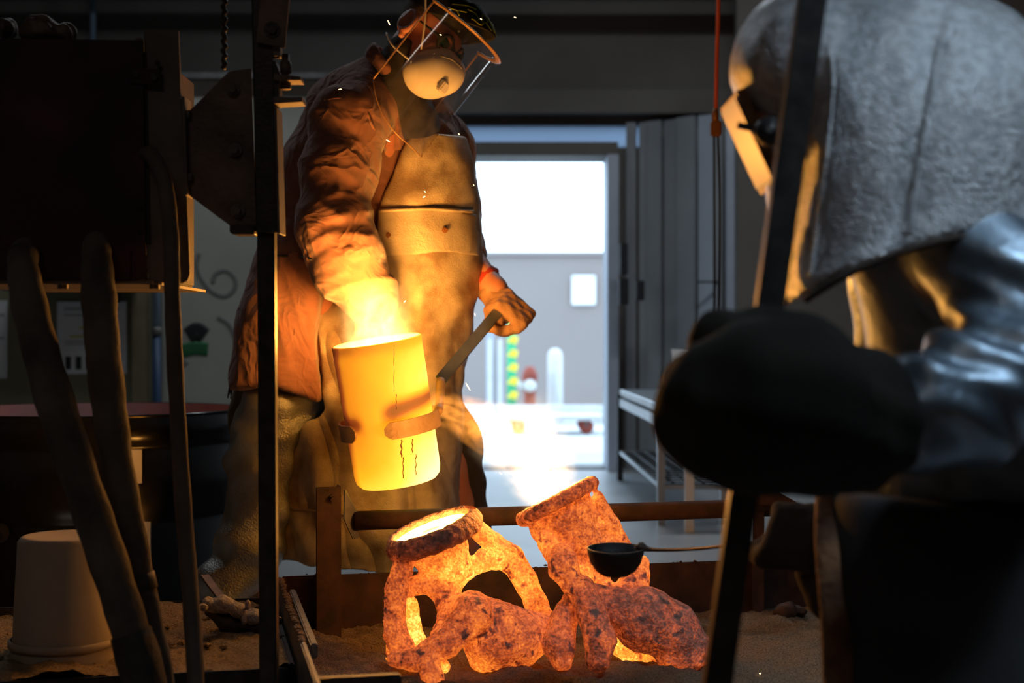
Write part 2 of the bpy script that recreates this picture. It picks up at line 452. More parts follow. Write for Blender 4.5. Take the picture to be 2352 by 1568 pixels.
M_edge_firelit = mat('firelit_brown_edge', (.24, .11, .05), .8, 0, (.12, .05, .025), 18, .6, 90, contrast=(.4, .6))
M_mitt = mat('black_hide_mitt', (.010, .010, .009), .85, 0, (.018, .017, .014), 10, .3, 120, .2)
M_plastic = mat('black_plastic', (.02, .02, .022), .4)
M_iron = mat('cast_iron', (.022, .023, .027), .6, .2, (.035, .037, .043), 10, .2, 80)
M_brick = mat('fire_brick', (.20, .16, .12), .95, 0, (.28, .22, .17), 15, .5, 60)
M_slag = mat('pale_slag', (.22, .20, .215), .9, 0, (.38, .35, .36), 90, .8, 120, dist=.01)

def visor_mat():
    m = bpy.data.materials.new('clear_visor'); m.use_nodes = True; nt = m.node_tree; N = nt.nodes; L = nt.links
    N.remove(N['Principled BSDF']); out = N['Material Output']
    t = N.new('ShaderNodeBsdfTransparent'); t.inputs['Color'].default_value = (.90, .88, .86, 1)
    g = N.new('ShaderNodeBsdfGlossy'); g.inputs['Roughness'].default_value = .06; g.inputs['Color'].default_value = (1, 1, 1, 1)
    d = N.new('ShaderNodeBsdfDiffuse'); d.inputs['Color'].default_value = (.5, .45, .45, 1)
    nz = N.new('ShaderNodeTexNoise'); nz.inputs['Scale'].default_value = 14; nz.inputs['Detail'].default_value = 6; nz.inputs['Distortion'].default_value = 1.5
    tc = N.new('ShaderNodeTexCoord'); L.new(tc.outputs['Object'], nz.inputs['Vector'])
    mr = N.new('ShaderNodeMapRange'); mr.inputs['From Min'].default_value = .4; mr.inputs['From Max'].default_value = .8; mr.inputs['To Max'].default_value = .05
    L.new(nz.outputs['Fac'], mr.inputs['Value'])
    mx = N.new('ShaderNodeMixShader'); mx.inputs[0].default_value = .07
    L.new(t.outputs[0], mx.inputs[1]); L.new(g.outputs[0], mx.inputs[2])
    m2 = N.new('ShaderNodeMixShader'); L.new(mr.outputs['Result'], m2.inputs[0]); L.new(mx.outputs[0], m2.inputs[1]); L.new(d.outputs[0], m2.inputs[2])
    L.new(m2.outputs[0], out.inputs['Surface']); return m
M_visor = visor_mat()
def frosted():
    m = bpy.data.materials.new('frosted_pane'); m.use_nodes = True; nt = m.node_tree; N = nt.nodes; L = nt.links
    N.remove(N['Principled BSDF']); out = N['Material Output']
    t = N.new('ShaderNodeBsdfTranslucent'); t.inputs['Color'].default_value = (.40, .45, .52, 1)
    L.new(t.outputs[0], out.inputs['Surface']); return m
M_frost = frosted()

def math_node(N, L, op, a, b=None, clamp=False):
    n = N.new('ShaderNodeMath'); n.operation = op; n.use_clamp = clamp
    for i, x in enumerate((a, b)):
        if x is None: continue
        if isinstance(x, (int, float)): n.inputs[i].default_value = x
        else: L.new(x, n.inputs[i])
    return n.outputs[0]
def heat_ramp(N, pts):
    r = N.new('ShaderNodeValToRGB'); e = r.color_ramp.elements
    while len(e) < len(pts): e.new(.5)
    for k, (p, c) in enumerate(pts): e[k].position = p; e[k].color = (*c, 1)
    return r
def glow_shell(name, gain=1.0):
    """ceramic shell glowing by its own heat: vertex value 'glow_t' plus speckle"""
    m = bpy.data.materials.new(name); m.use_nodes = True; nt = m.node_tree; N = nt.nodes; L = nt.links
    b = N['Principled BSDF']; b.inputs['Roughness'].default_value = .95; b.inputs['Specular IOR Level'].default_value = .15
    at = N.new('ShaderNodeAttribute'); at.attribute_name = 'glow_t'
    tc = N.new('ShaderNodeTexCoord')
    def noise(sc, det=4, dis=0.):
        n = N.new('ShaderNodeTexNoise'); n.inputs['Scale'].default_value = sc; n.inputs['Detail'].default_value = det; n.inputs['Distortion'].default_value = dis
        L.new(tc.outputs['Object'], n.inputs['Vector']); return n.outputs['Fac']
    big = noise(18, 5, .6); fine = noise(190, 3); mid = noise(70, 4, .4)
    h = math_node(N, L, 'ADD', at.outputs['Fac'], math_node(N, L, 'MULTIPLY', math_node(N, L, 'SUBTRACT', big, .5), .62))
    h = math_node(N, L, 'ADD', h, math_node(N, L, 'MULTIPLY', math_node(N, L, 'SUBTRACT', fine, .5), .62))
    spot = math_node(N, L, 'MULTIPLY', math_node(N, L, 'SUBTRACT', noise(34, 2, .5), .60, True), -3.2)
    h = math_node(N, L, 'ADD', h, spot)
    h = math_node(N, L, 'ADD', h, math_node(N, L, 'MULTIPLY', math_node(N, L, 'SUBTRACT', mid, .5), .35), True)
    r = heat_ramp(N, [(0.0, (.004, .0006, .0003)), (.22, (.07, .010, .003)), (.42, (.42, .060, .010)), (.62, (.95, .20, .022)), (.82, (1.5, .52, .05)), (1.0, (2.2, 1.25, .25))])
    L.new(h, r.inputs['Fac']); L.new(r.outputs['Color'], b.inputs['Emission Color']); b.inputs['Emission Strength'].default_value = gain
    cr = heat_ramp(N, [(.25, (.22, .125, .105)), (.6, (.50, .29, .235))])
    L.new(mid, cr.inputs['Fac']); L.new(cr.outputs['Color'], b.inputs['Base Color'])
    bp = N.new('ShaderNodeBump'); bp.inputs['Strength'].default_value = .9; bp.inputs['Distance'].default_value = .006
    hh = math_node(N, L, 'ADD', fine, mid)
    L.new(hh, bp.inputs['Height']); L.new(bp.outputs['Normal'], b.inputs['Normal'])
    return m
M_shell = glow_shell('glowing_shell', 1.0)
def emit(name, col, strength, noise_amt=0.0, scale=20, col2=None):
    m = bpy.data.materials.new(name); m.use_nodes = True; nt = m.node_tree; N = nt.nodes; L = nt.links
    N.remove(N['Principled BSDF']); e = N.new('ShaderNodeEmission'); e.inputs['Color'].default_value = (*col, 1); e.inputs['Strength'].default_value = strength
    if col2:
        tc = N.new('ShaderNodeTexCoord'); n = N.new('ShaderNodeTexNoise'); n.inputs['Scale'].default_value = scale; n.inputs['Detail'].default_value = 4
        L.new(tc.outputs['Object'], n.inputs['Vector']); r = heat_ramp(N, [(.35, col2), (.55, col)]); L.new(n.outputs['Fac'], r.inputs['Fac']); L.new(r.outputs['Color'], e.inputs['Color'])
    L.new(e.outputs[0], N['Material Output'].inputs['Surface']); return m
M_melt = emit('molten_metal', (1.0, .44, .085), 26.0, col2=(.6, .2, .02))
M_spark = emit('spark_glow', (1.0, .55, .2), 10.0)
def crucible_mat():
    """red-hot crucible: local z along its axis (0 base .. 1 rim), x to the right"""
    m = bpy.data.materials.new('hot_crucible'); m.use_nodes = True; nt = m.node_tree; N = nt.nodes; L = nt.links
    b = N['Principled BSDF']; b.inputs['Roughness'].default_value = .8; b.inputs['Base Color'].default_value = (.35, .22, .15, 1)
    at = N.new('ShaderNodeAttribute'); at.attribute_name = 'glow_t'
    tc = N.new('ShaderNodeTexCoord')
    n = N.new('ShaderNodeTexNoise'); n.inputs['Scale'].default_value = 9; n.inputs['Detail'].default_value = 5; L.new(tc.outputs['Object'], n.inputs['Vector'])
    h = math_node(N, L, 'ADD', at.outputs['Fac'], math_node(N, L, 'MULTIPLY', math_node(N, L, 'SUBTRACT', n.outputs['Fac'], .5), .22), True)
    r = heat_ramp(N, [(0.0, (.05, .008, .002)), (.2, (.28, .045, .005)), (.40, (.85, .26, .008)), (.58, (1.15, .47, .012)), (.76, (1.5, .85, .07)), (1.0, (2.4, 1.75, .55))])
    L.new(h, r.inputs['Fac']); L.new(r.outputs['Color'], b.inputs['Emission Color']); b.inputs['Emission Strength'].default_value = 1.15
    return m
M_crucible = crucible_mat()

# ------------------------------------------------------------------ the setting
def struct(o): o['kind'] = 'structure'; return o
BY = 9.75
struct(box2('floor', (-4.2, -3.0, -.12), (4.6, BY+.15, 0), M_floor))
struct(box2('ceiling', (-4.2, -3.0, 4.2), (4.6, BY+.15, 4.3), M_ceil))
struct(box2('wall_left', (-4.3, -3.0, 0), (-4.2, BY+.15, 4.2), M_dark_wall))
struct(box2('wall_right', (4.6, -3.0, 0), (4.7, BY+.15, 4.2), M_dark_wall))
struct(box2('wall_front', (-4.3, -3.1, 0), (4.7, -3.0, 4.2), M_dark_wall))
DL, DR, DT = -.72, (1390-1176)/F*BY, CH+(784-365)/F*BY
T0, T1 = CH+(784-338)/F*BY, CH+(784-287)/F*BY
def wall_back():
    r = thing('wall_back', 'dark back wall with a bright open doorway', 'wall', (0, BY, 0), kind='structure')
    del r['category']
    def b(lo, hi): box2('wall_panel', lo, hi, M_dark_wall, r)
    b((-4.2, BY, 0), (DL, BY+.15, 4.2)); b((DL, BY, DT), (DR, BY+.15, T0)); b((DL, BY, T1), (DR+.28, BY+.15, 4.2)); b((DR+.28, BY, 0), (4.6, BY+.15, 4.2))
    b((DR, BY, 0), (DR+.28, BY+.15, T0))
    # header beam and pipes high on the wall
    box2('header_beam', (-2.2, BY-.14, T1+.06), (2.6, BY, T1+.22), M_dark_wall, r)
    box2('roof_beam', (-4.2, BY-.5, 3.12), (4.6, BY-.35, 3.20), M_grey_steel, r)
    w = box2('window_1', (DL, BY+.06, T0), (DR+.28, BY+.075, T1), M_frost); struct(w)
    # jambs of the door
    d = thing('door_1', None, None, (0, BY, 0), kind='structure')
    box2('jamb', (DR, BY-.25, 0), (DR+.075, BY+.2, DT), M_jamb, d, .004)
    box2('jamb', (DL-.075, BY-.25, 0), (DL, BY+.2, DT), M_jamb, d, .004)
    box2('lintel', (DL-.075, BY-.2, DT), (DR+.075, BY+.2, DT+.09), M_dark_wall, d, .004)
    box2('sill', (DL, BY-.1, 0), (DR, BY+.25, .012), M_grey_steel, d)
wall_back()
# swung-open corrugated side wall right of the doorway
def side_wall():
    r = thing('wall_side', 'grey-blue ribbed metal wall beside the doorway', 'wall', (.9, 8.4, 0), kind='structure'); del r['category']
    us = [1440, 1462, 1490, 1522, 1560, 1600, 1645, 1662, 1692]
    ys = [9.72, 9.70, 9.66, 9.6, 9.5, 9.4, 9.3, 9.25, 9.2]
    for i in range(len(us)-1):
        a = P(us[i], 784, ys[i]); b_ = P(us[i+1], 784, ys[i+1]); a[2] = b_[2] = 0
        m = M_light_panel if i == 5 else (M_jamb if i == 7 else M_corr)  # pale door-leaf panel: daylight on it put into the colour
        off = np.array([.03, .02, 0])*(i % 2)
        n = nrm(np.cross(b_-a, (0, 0, 1)))*.03
        prism('wall_panel', [a+off, b_+off, b_+off+(0, 0, 2.36), a+off+(0, 0, 2.36)], n, m, r)
    hh = P(1632, 648, 9.3); bar('latch_bar', hh+(-.09, -.05, 0), hh+(.06, -.05, 0), .02, .012, M_black, r)
    a = P(1690, 784, 9.15); box2('wall_panel', (a[0], 9.1, 0), (4.6, 9.2, 4.2), M_dark_wall, r)
    # dark gear on the wall
    for u, v0, v1, wd in ((1432, 640, 700, .06), (1470, 645, 690, .05), (1432, 560, 630, .05)):
        p0 = P(u, v0, 9.25); p1 = P(u, v1, 9.25)
        box2('switch_box', (p0[0]-wd/2, 9.2, p1[2]), (p0[0]+wd/2, 9.28, p0[2]), M_black, r, .004)
side_wall()
# plaster partition on the left
PY = 7.4
def partition():
    r = thing('wall_partition', 'grey-green plaster partition with spray paint marks', 'wall', (-2, PY, 0), kind='structure'); del r['category']
    zt = P(0, 186, PY)[2]
    x0 = P(372, 0, PY)[0]; x1 = P(1010, 0, PY)[0]; xo = P(345, 0, PY)[0]
    box2('wall_panel', (x0, PY, 0), (x1, PY+.12, zt), M_wall, r)
    box2('wall_panel', (-4.2, PY, 0), (xo, PY+.12, zt), M_wall_olive, r)
    box2('stud', (P(308, 0, PY)[0], PY-.05, 0), (xo, PY+.1, zt), M_wood, r, .004)
    box2('capping_ledge', (-4.2, PY-.06, zt), (x1+.02, PY+.16, zt+.035), M_grey_steel, r, .004)
    def mark(pts, rad, m, n=8): 
        q = [P(u, v, PY)+(0, -.002, 0) for u, v in pts]
        tube('spray_mark', q, rad, m, r, n, 8, flat=.06, up=(0, 1, 0))
    mark([(458, 580), (452, 610), (462, 640), (485, 668), (515, 680), (538, 665), (540, 640), (520, 622), (497, 628), (488, 650)], .011, M_spraygrey)
    mark([(500, 728), (525, 745), (540, 775), (548, 800)], .011, M_spraygrey)
    mark([(432, 772), (452, 760), (470, 772)], .045, M_black)
    mark([(418, 806), (445, 800), (478, 802)], .036, M_green)
    mark([(420, 830), (428, 838)], .022, M_spraygrey)
M_spraygrey = mat('grey_spray_paint', (.19, .195, .18), .8)
partition()
# conduit beside the stud
c = thing('conduit_pipe', 'blue-grey vertical pipe running up the partition wall beside the wooden stud', 'pipe', (P(366, 0, PY)[0], PY-.05, 0))
xx = P(366, 0, PY)[0]
tube('lower_pipe', [(xx, PY-.05, 0), (xx, PY-.05, P(0, 765, PY)[2])], .021, M_blue, c, 2)
tube('upper_pipe', [(xx, PY-.05, P(0, 765, PY)[2]), (xx, PY-.05, P(0, 500, PY)[2]), (xx, PY-.05, 2.2)], .019, M_bluegrey, c, 2)
tube('clamp', [(xx, PY-.05, P(0, 760, PY)[2]-.02), (xx, PY-.05, P(0, 760, PY)[2]+.02)], .027, M_grey_steel, c, 2)
# conduit high on the back wall
c = P(213, 40, 9.5)
tube('wall_conduit', [(c[0], 9.5, 2.3), (c[0], 9.5, 4.2)], .02, M_bluegrey, None, 2, label='thin blue pipe hanging from the roof above the partition wall', cat='pipe')
# posters
def poster(u0, u1, v0, v1, label, marks):
    a = P(u0, v1, PY); b_ = P(u1, v0, PY)
    t = thing('poster', label, 'poster', ((a[0]+b_[0])/2, PY-.006, a[2]))
    box2('sheet', (a[0], PY-.012, a[2]), (b_[0], PY-.003, b_[2]), M_paper, t)
    for (x0, x1, z0, z1, m) in marks:
        w_, h_ = b_[0]-a[0], b_[2]-a[2]
        box2('print_block', (a[0]+x0*w_, PY-.0135, a[2]+z0*h_), (a[0]+x1*w_, PY-.0118, a[2]+z1*h_), m, t)
M_print_grey = mat('grey_print', (.3, .32, .31), .7); M_print_yel = mat('yellow_print', (.5, .5, .1), .7)
mk = [(.1, .9, .88, .91, M_print_grey), (.1, .7, .8, .82, M_print_grey), (.32, .6, .62, .65, M_print_yel), (.18, .6, .5, .53, M_print_yel)]
mk += [(.1, .8, .40+.04*i, .415+.04*i, M_print_grey) for i in range(2)]
mk += [(.12+.15*i, .2+.15*i, .06, .24, M_black) for i in range(5)]
poster(133, 292, 692, 858, 'white notice sheet with dark bars along its foot pinned to the olive wall', mk)
poster(-40, 18, 690, 868, 'white notice sheet cut by the frame edge pinned to the olive wall', [(.1, .9, .8, .83, M_print_grey), (.1, .9, .5, .53, M_print_grey)])
a = P(20, 668, PY-.1); b_ = P(308, 655, PY-.1)
ti = thing('wall_shelf', 'narrow dark blue shelf fixed to the olive wall above the notice sheets', 'shelf', ((a[0]+b_[0])/2, PY, a[2]))
box2('board', (a[0], PY-.2, a[2]), (b_[0], PY, b_[2]), M_blue, ti, .003)
box2('bracket', (a[0]+.1, PY-.15, a[2]-.06), (a[0]+.12, PY, a[2]), M_blue, ti)
box2('bracket', (b_[0]-.12, PY-.15, a[2]-.06), (b_[0]-.1, PY, a[2]), M_blue, ti)

# outdoors
struct(box2('ground', (-40, BY+.15, -.2), (40, 70, -.005), M_ground))
zt = P(0, 587, 19)[2]
bw = thing('wall_outside', None, None, (0, 19, 0), kind='structure')
box2('wall_panel', (-12, 19, 0), (12, 19.3, zt), M_block, bw); box2('coping', (-12, 18.95, zt), (12, 19.35, zt+.05), M_block, bw)
a = P(1313, 700, 18.95); b_ = P(1368, 632, 18.95)
o = thing('wall_sign', 'plain white square sign on the grey wall outside', 'sign', ((a[0]+b_[0])/2, 18.97, a[2]))
M_sign = mat('white_sign', (.9, .9, .9), .4)
box2('panel', (a[0], 18.94, a[2]), (b_[0], 18.97, b_[2]), M_sign, o, .01); 
for dx in (a[0]+.04, b_[0]-.04): bolt('screw', (dx, 18.94, b_[2]-.04), (0, -1, 0), .012, .01, M_grey_steel, o, False)
# striped post
o = thing('striped_post', 'green and yellow striped safety post standing outside the doorway', 'post', (P(1175, 0, 15.5)[0], 15.5, 0))
x = P(1175, 0, 15.5)[0]; z1 = P(0, 745, 15.5)[2]
tube('pole', [(x, 15.5, 0), (x, 15.5, z1)], .05, M_bgreen, o, 2, 16)
for i in range(7):
    z = .1+i*.15
    lathe('yellow_band', [(.0505, 0), (.056, .01), (.056, .075), (.0505, .085)], (x, 15.5, z), (0.28, 0, 1), M_yellow, o, 20)
o = thing('bollard', 'pale concrete bollard outside against the grey wall', 'bollard', (P(1275, 0, 16.2)[0], 16.2, 0))
x = P(1275, 0, 16.2)[0]; z1 = P(0, 800, 16.2)[2]
lathe('post', [(.0, 0), (.09, 0), (.085, z1-.08), (.07, z1-.03), (.03, z1), (0, z1)], (x, 16.2, 0), (0, 0, 1), M_white, o, 20)
lathe('base', [(0, 0), (.16, 0), (.16, .05), (.0, .05)], (x, 16.2, 0), (0, 0, 1), M_white, o, 20)
for nm, (u, wd) in zip(('white_box', 'white_box'), ((1126, .09), (1149, .08))):
    x = P(u, 0, 16.8)[0]
    o = thing(nm, 'tall pale cabinet outside beside the striped post' if wd > .085 else 'slim pale cabinet outside next to the taller one', 'cabinet', (x, 16.8, 0))
    box2('body', (x-wd/2, 16.6, 0), (x+wd/2, 17, P(0, 760 if wd > .085 else 800, 16.8)[2]), M_jamb, o, .01)
    box2('door', (x-wd/2+.015, 16.585, .06), (x+wd/2-.015, 16.6, .9), M_white, o, .004)
o = thing('hydrant', 'small red and white hydrant outside between the striped post and the bollard', 'hydrant', (P(1217, 0, 15.9)[0], 15.9, 0))
x = P(1217, 0, 15.9)[0]
lathe('barrel', [(0, 0), (.1, 0), (.1, .03), (.065, .04), (.065, .42), (.085, .44), (.085, .5), (.05, .58), (0, .6)], (x, 15.9, 0), (0, 0, 1), M_red, o, 20)
lathe('cap', [(0, 0), (.07, 0), (.07, .06), (0, .08)], (x-.0, 15.83, .38), (0, -1, 0), M_white, o, 16)
lathe('nozzle', [(0, 0), (.04, 0), (.04, .07), (0, .07)], (x-.06, 15.9, .38), (-1, 0, 0), M_white, o, 12)
o = thing('barrier_beam', 'low white barrier beam lying across the yard outside', 'barrier', (.3, 15.2, 0))
box2('beam', (-1.4, 15.1, .06), (1.02, 15.3, .19), M_white, o, .02)
for xx in (-1.2, -.3, .5, .95): box2('foot', (xx-.05, 15.05, 0), (xx+.05, 15.35, .07), M_white, o, .006)
o = thing('trolley', 'low flat trolley with dark wheels outside behind the doorway', 'trolley', (.5, 13.6, 0))
box2('deck', (-.1, 13.3, .13), (.86, 13.9, .17), M_white, o, .008)
for xx in (.06, .7):
    for yy in (13.36, 13.84):
        lathe('wheel', [(0, -.02), (.06, -.02), (.07, 0), (.06, .02), (0, .02)], (xx, yy, .07), (0, 1, 0), M_black if xx < .5 else M_red, o, 18)
        box2('fork', (xx-.012, yy-.03, .07), (xx+.012, yy-.022, .14), M_grey_steel, o)

# fill lamps added out of view to brighten the shop
for i, (p, e) in enumerate(FILL_LAMPS):
    o = thing('fill_lamp', ['added fill lamp out of view above the hooded worker', 'added fill lamp out of view before the doorway', 'added fill lamp out of view before the plaster partition', 'added fill lamp out of view far in front of the furnace box'][i], 'lamp', p)
    box('housing', p, (1.2, .32, .08), M_white, o, bev=.01)
    for dx in (-.45, .45): bar('hanger', (p[0]+dx, p[1], p[2]+.04), (p[0]+dx, p[1], 4.2), .01, .01, M_grey_steel, o)

# table by the side wall
def table():
    t = thing('wire_shelf_table', 'galvanised steel table with a wire undershelf beside the ribbed wall', 'table', P(1530, 1250, 0.87*F/(1150-784)))
    t.location.z = 0; bpy.context.view_layer.update()
    zt = .56
    Yb, Yf = 8.9, 6.75
    A = P(1424, 0, Yb); B = P(1518, 0, Yf); A[2] = B[2] = 0
    e = B-A; n = nrm(np.array([-e[1], e[0], 0])); n = n if n[0] > 0 else -n
    Wd = .30
    C = B+n*Wd; D = A+n*Wd
    for q, m in ((A, M_dark_steel), (B, M_table), (C, M_table), (D, M_table)):
        bar('leg', q, q+(0, 0, zt-.02), .035, .035, m, t)
    ex = nrm(e)*.27
    prism('tabletop', [A+(0, 0, zt-.03), B+ex+(0, 0, zt-.03), C+ex+(0, 0, zt-.03), D+(0, 0, zt-.03)], (0, 0, .04), M_table, t, .004)
    bar('leg', B+n*.10+nrm(e)*.25, B+n*.10+nrm(e)*.25+(0, 0, zt-.02), .04, .04, M_sign, t)
    zs = .18
    for a_, b2 in ((A, B), (B, C), (C, D), (D, A)):
        bar('shelf_rail', a_+(0, 0, zs), b2+(0, 0, zs), .012, .02, M_table, t)
        bar('apron_rail', a_+(0, 0, zt-.07), b2+(0, 0, zt-.07), .012, .05, M_table, t)
    for i in range(1, 16):
        s = i/16; tube('shelf_wire', [A+e*s+(0, 0, zs), D+e*s+(0, 0, zs)], .004, M_dark_steel, t, 1, 6)
    for i in range(1, 4):
        s = i/4; tube('shelf_wire', [A+n*Wd*s+(0, 0, zs+.005), B+n*Wd*s+(0, 0, zs+.005)], .004, M_dark_steel, t, 1, 6)
    # board leaning on the table
    c0 = A+e*.72+n*.16
    p = [c0+(0, 0, zt+.01), c0+nrm(e)*.0+n*.0+np.array([.17, .0, zt+.01]), c0+np.array([.19, .04, zt+.25]), c0+np.array([-.03, .04, zt+.27])]
    prism('leaning_board', p, (0, .012, 0), M_sign, None, .002, label='white board propped upright on the galvanised table', cat='board')
table()

# hanging cord
CY = 5.6
o = thing('hanging_cord', 'orange cord hanging from the roof with a brass-coloured socket at its end', 'cord', P(1643, 300, CY))
tube('orange_cable', [P(1652, -320, CY), P(1650, 0, CY), P(1647, 120, CY), P(1644, 258, CY)], .0085, M_orange_cord, o, 8, 10)
lathe('strain_relief', [(0, 0), (.013, 0), (.015, .05), (.009, .07), (0, .07)], P(1643, 290, CY), (0, 0, 1), M_brass, o, 14)
box('socket', P(1644, 296, CY), (.042, .04, .062), M_brass, o, bev=.006)
box('cable_clamp', P(1652, 293, CY), (.018, .03, .05), M_brass, o, bev=.004)
for dx in (-4, 5): tube('dark_cable', [P(1644+dx, 312, CY), P(1646+dx*1.4, 450, CY), P(1646+dx*1.2, 640, CY), P(1643+dx, 820, CY)], .0045, M_cord, o, 8, 8)

# black tub with red rim
def tub():
    c = np.array([(205-1176)/F*5.0, 5.0, 0]); R = .53; zt = .635
    t = thing('quench_tub', 'large black round tub with a red inner rim behind the sand tray', 'tub', c)
    prof = [(0, 0), (R-.01, 0), (R, .01)]
    for zr in (.29, .53): prof += [(R, zr-.025), (R+.012, zr-.012), (R+.012, zr+.004), (R, zr+.016)]
    prof += [(R, zt-.02), (R+.012, zt-.014), (R+.012, zt), (R-.006, zt)]
    lathe('shell', prof, c, (0, 0, 1), M_drum, t, 96)
    lathe('red_lining', [(R-.004, zt-.002), (R-.02, zt-.002), (R-.02, .12), (0, .12)], c, (0, 0, 1), M_red, t, 96)
    def sticker(u0, u1, v0, v1):
        vs = []; fs = []
        for i in range(7):
            u = u0+(u1-u0)*i/6
            x = None
            # ray to the cylinder
            d = P(u, 784, 1.0)[:2]; A = d@d; Bq = -2*(d@c[:2]); Cq = c[:2]@c[:2]-(R+.0145)**2
            s = (-Bq-math.sqrt(Bq*Bq-4*A*Cq))/(2*A); p = d*s
            for vv in (v0, v1): vs.append((p[0], p[1], CH-(vv-784)/F*p[1]))
        for i in range(6): fs.append((2*i, 2*i+2, 2*i+3, 2*i+1))
        mesh_obj('sticker', vs, fs, M_white, t)
    sticker(296, 326, 1032, 1110); sticker(300, 346, 1198, 1370)
    bolt('clamp_bolt', c+np.array([-.12, -R-.012, .27]), (0, -1, 0), .02, .03, M_dark_steel, t)
tub()

# ------------------------------------------------------------------ sand pit, tray
PA = math.atan2(.34, 1.52)
E1 = np.array([math.cos(PA), math.sin(PA), 0]); E2 = np.array([math.sin(PA), -math.cos(PA), 0]); C0 = np.array([-.612, 3.78, 0])
EZ = np.array([0, 0, 1.])
def L2W(a, b_, z): return C0+E1*a+E2*b_+EZ*z
RP = Matrix((E1, -E2, EZ)).transposed()
WT = .245; SANDZ = .10
LP, WP = 1.72, 1.55
def plate(name, a0, a1, b0, b1, z0, z1, m, par, bev=.003):
    c = L2W((a0+a1)/2, (b0+b1)/2, (z0+z1)/2)
    return box(name, c, (abs(a1-a0), abs(b1-b0), z1-z0), m, par, RP, bev)
pit = thing('sand_pit', 'rusty steel sand box holding the two glowing moulds', 'sandbox', L2W(LP/2, WP/2, 0))
plate('back_wall', 0, LP, -.012, 0, 0, WT, M_rust, pit)
plate('right_wall', LP, LP+.012, 0, WP, 0, WT, M_rust, pit)
plate('left_wall', -.012, 0, 0, WP, 0, WT, M_grey_steel, pit)
plate('front_wall', 0, LP, WP, WP+.012, 0, .16, M_rust, pit)
plate('base_plate', 0, LP, 0, WP, 0, .012, M_rust, pit)
# crusty edges
def crust(name, a0, a1, b0, b1, z, n, parent, m=M_rust, rad=.008):
    bm = bmesh.new()
    for i in range(n):
        s = random.random(); p = L2W(a0+(a1-a0)*s, b0+(b1-b0)*s, z)+np.random.normal(0, .002, 3)
        r = rad*random.uniform(.3, 1.0)
        mm = Matrix.Translation(V(p)) @ Matrix.Diagonal((r*random.uniform(.8, 1.6), r*random.uniform(.8, 1.6), r*.7, 1))
        bmesh.ops.create_icosphere(bm, subdivisions=1, radius=1, matrix=mm)
    return bm_obj(name, bm, m, parent, kind='stuff')
crust('sand_crust', -.006, -.006, .02, .85, WT, 160, pit, M_sand)
crust('sand_crust', .05, LP, -.006, -.006, WT, 90, pit, M_rust, .005)
plate('inner_angle', .012, .028, .12, .8, .2, .232, M_grey_steel, pit)
plate('inner_ledge', 0, .16, 1.09, 1.12, .20, .232, M_dark_steel, pit)
def sheight(x, y, seed):
    return .012*np.sin(x*9+seed)*np.cos(y*8+seed*2)+.007*np.sin(x*23+y*17+seed)+.004*np.sin(x*51-y*43)+.003*np.sin(x*97+y*88)
MOUNDS = []
def heightfield(name, a0, a1, b0, b1, z, res, m, parent, amp=1.0, seed=0., mounds=()):
    na, nb = int((a1-a0)/res)+1, int((b1-b0)/res)+1
    aa, bb = np.meshgrid(np.linspace(a0, a1, na), np.linspace(b0, b1, nb), indexing='ij')
    xy = C0[:2]+aa[..., None]*E1[:2]+bb[..., None]*E2[:2]
    h = z+amp*sheight(xy[..., 0], xy[..., 1], seed)+np.random.normal(0, .0016, aa.shape)*amp
    for (cx, cy, hh, rr) in mounds: h = h+hh*np.exp(-((xy[..., 0]-cx)**2+(xy[..., 1]-cy)**2)/rr**2)
    vs = np.concatenate([xy, h[..., None]], -1).reshape(-1, 3)
    fs = [(i*nb+j, i*nb+j+1, (i+1)*nb+j+1, (i+1)*nb+j) for i in range(na-1) for j in range(nb-1)]
    return mesh_obj(name, vs, fs, m, parent, True, kind='stuff')
fm = P(1230, 1560, 3.2); fr = P(1790, 1400, 3.98); fl = P(800, 1480, 3.6)
heightfield('sand', .001, LP, .001, WP, SANDZ, .008, M_sand, pit, 1.0, 1.3, [(fm[0], fm[1], .02, .12), (fr[0], fr[1], .025, .12), (fl[0], fl[1], .01, .1)])
# tray on the left
tray = thing('sand_tray', 'low tray of dry sand with the upturned bucket standing on it', 'tray', L2W(-.6, .4, 0))
TA0, TA1, TB0, TB1, TZ = -1.35, -.03, -.03, .75, .18
plate('front_wall', TA0, TA1, TB1, TB1+.012, 0, TZ-.005, M_dark_steel, tray)
plate('back_wall', TA0, TA1, TB0-.012, TB0, 0, TZ+.005, M_dark_steel, tray)
plate('right_wall', TA1, TA1+.012, TB0, TB1, 0, TZ+.002, M_dark_steel, tray)
plate('left_wall', TA0-.012, TA0, TB0, TB1, 0, TZ, M_dark_steel, tray)
plate('base_plate', TA0, TA1, TB0, TB1, 0, .012, M_dark_steel, tray)
heightfield('sand', TA0, TA1, TB0, TB1, TZ-.004, .009, M_sand2, tray, .7, 4.1)
crust('sand_crumbs', TA0+.3, TA1-.05, .1, .6, TZ+.004, 60, tray, M_sand2, .012)
crust('sand_crumbs', TA0+.5, TA1-.02, .7, .1, TZ+.004, 70, tray, M_sand2, .010)

# rail over the pit, with posts
rail = thing('pit_rail', 'rusty steel rail on two posts running behind the glowing moulds', 'rail', L2W(.2, .05, SANDZ))
def post(a, b_, z0, z1, wx, m1):
    plate('post_front', a-wx/2, a+wx/2, b_-.003, b_+.003, z0, z1, m1, rail, .002)
    plate('post_side', a+wx/2-.006, a+wx/2, b_-.06, b_, z0, z1, m1, rail, .002)
pl = P(757, 1120, 3.72)
a_l = (pl-C0)@E1; b_l = (pl-C0)@E2
post(a_l, .06, .06, pl[2]+.0, .066, M_rust)
tube('rail_pipe', [L2W(a_l+.07, .03, .392), L2W(.9, .03, .395), L2W(1.42, .03, .398)], .026, M_rust, rail, 4, 20)
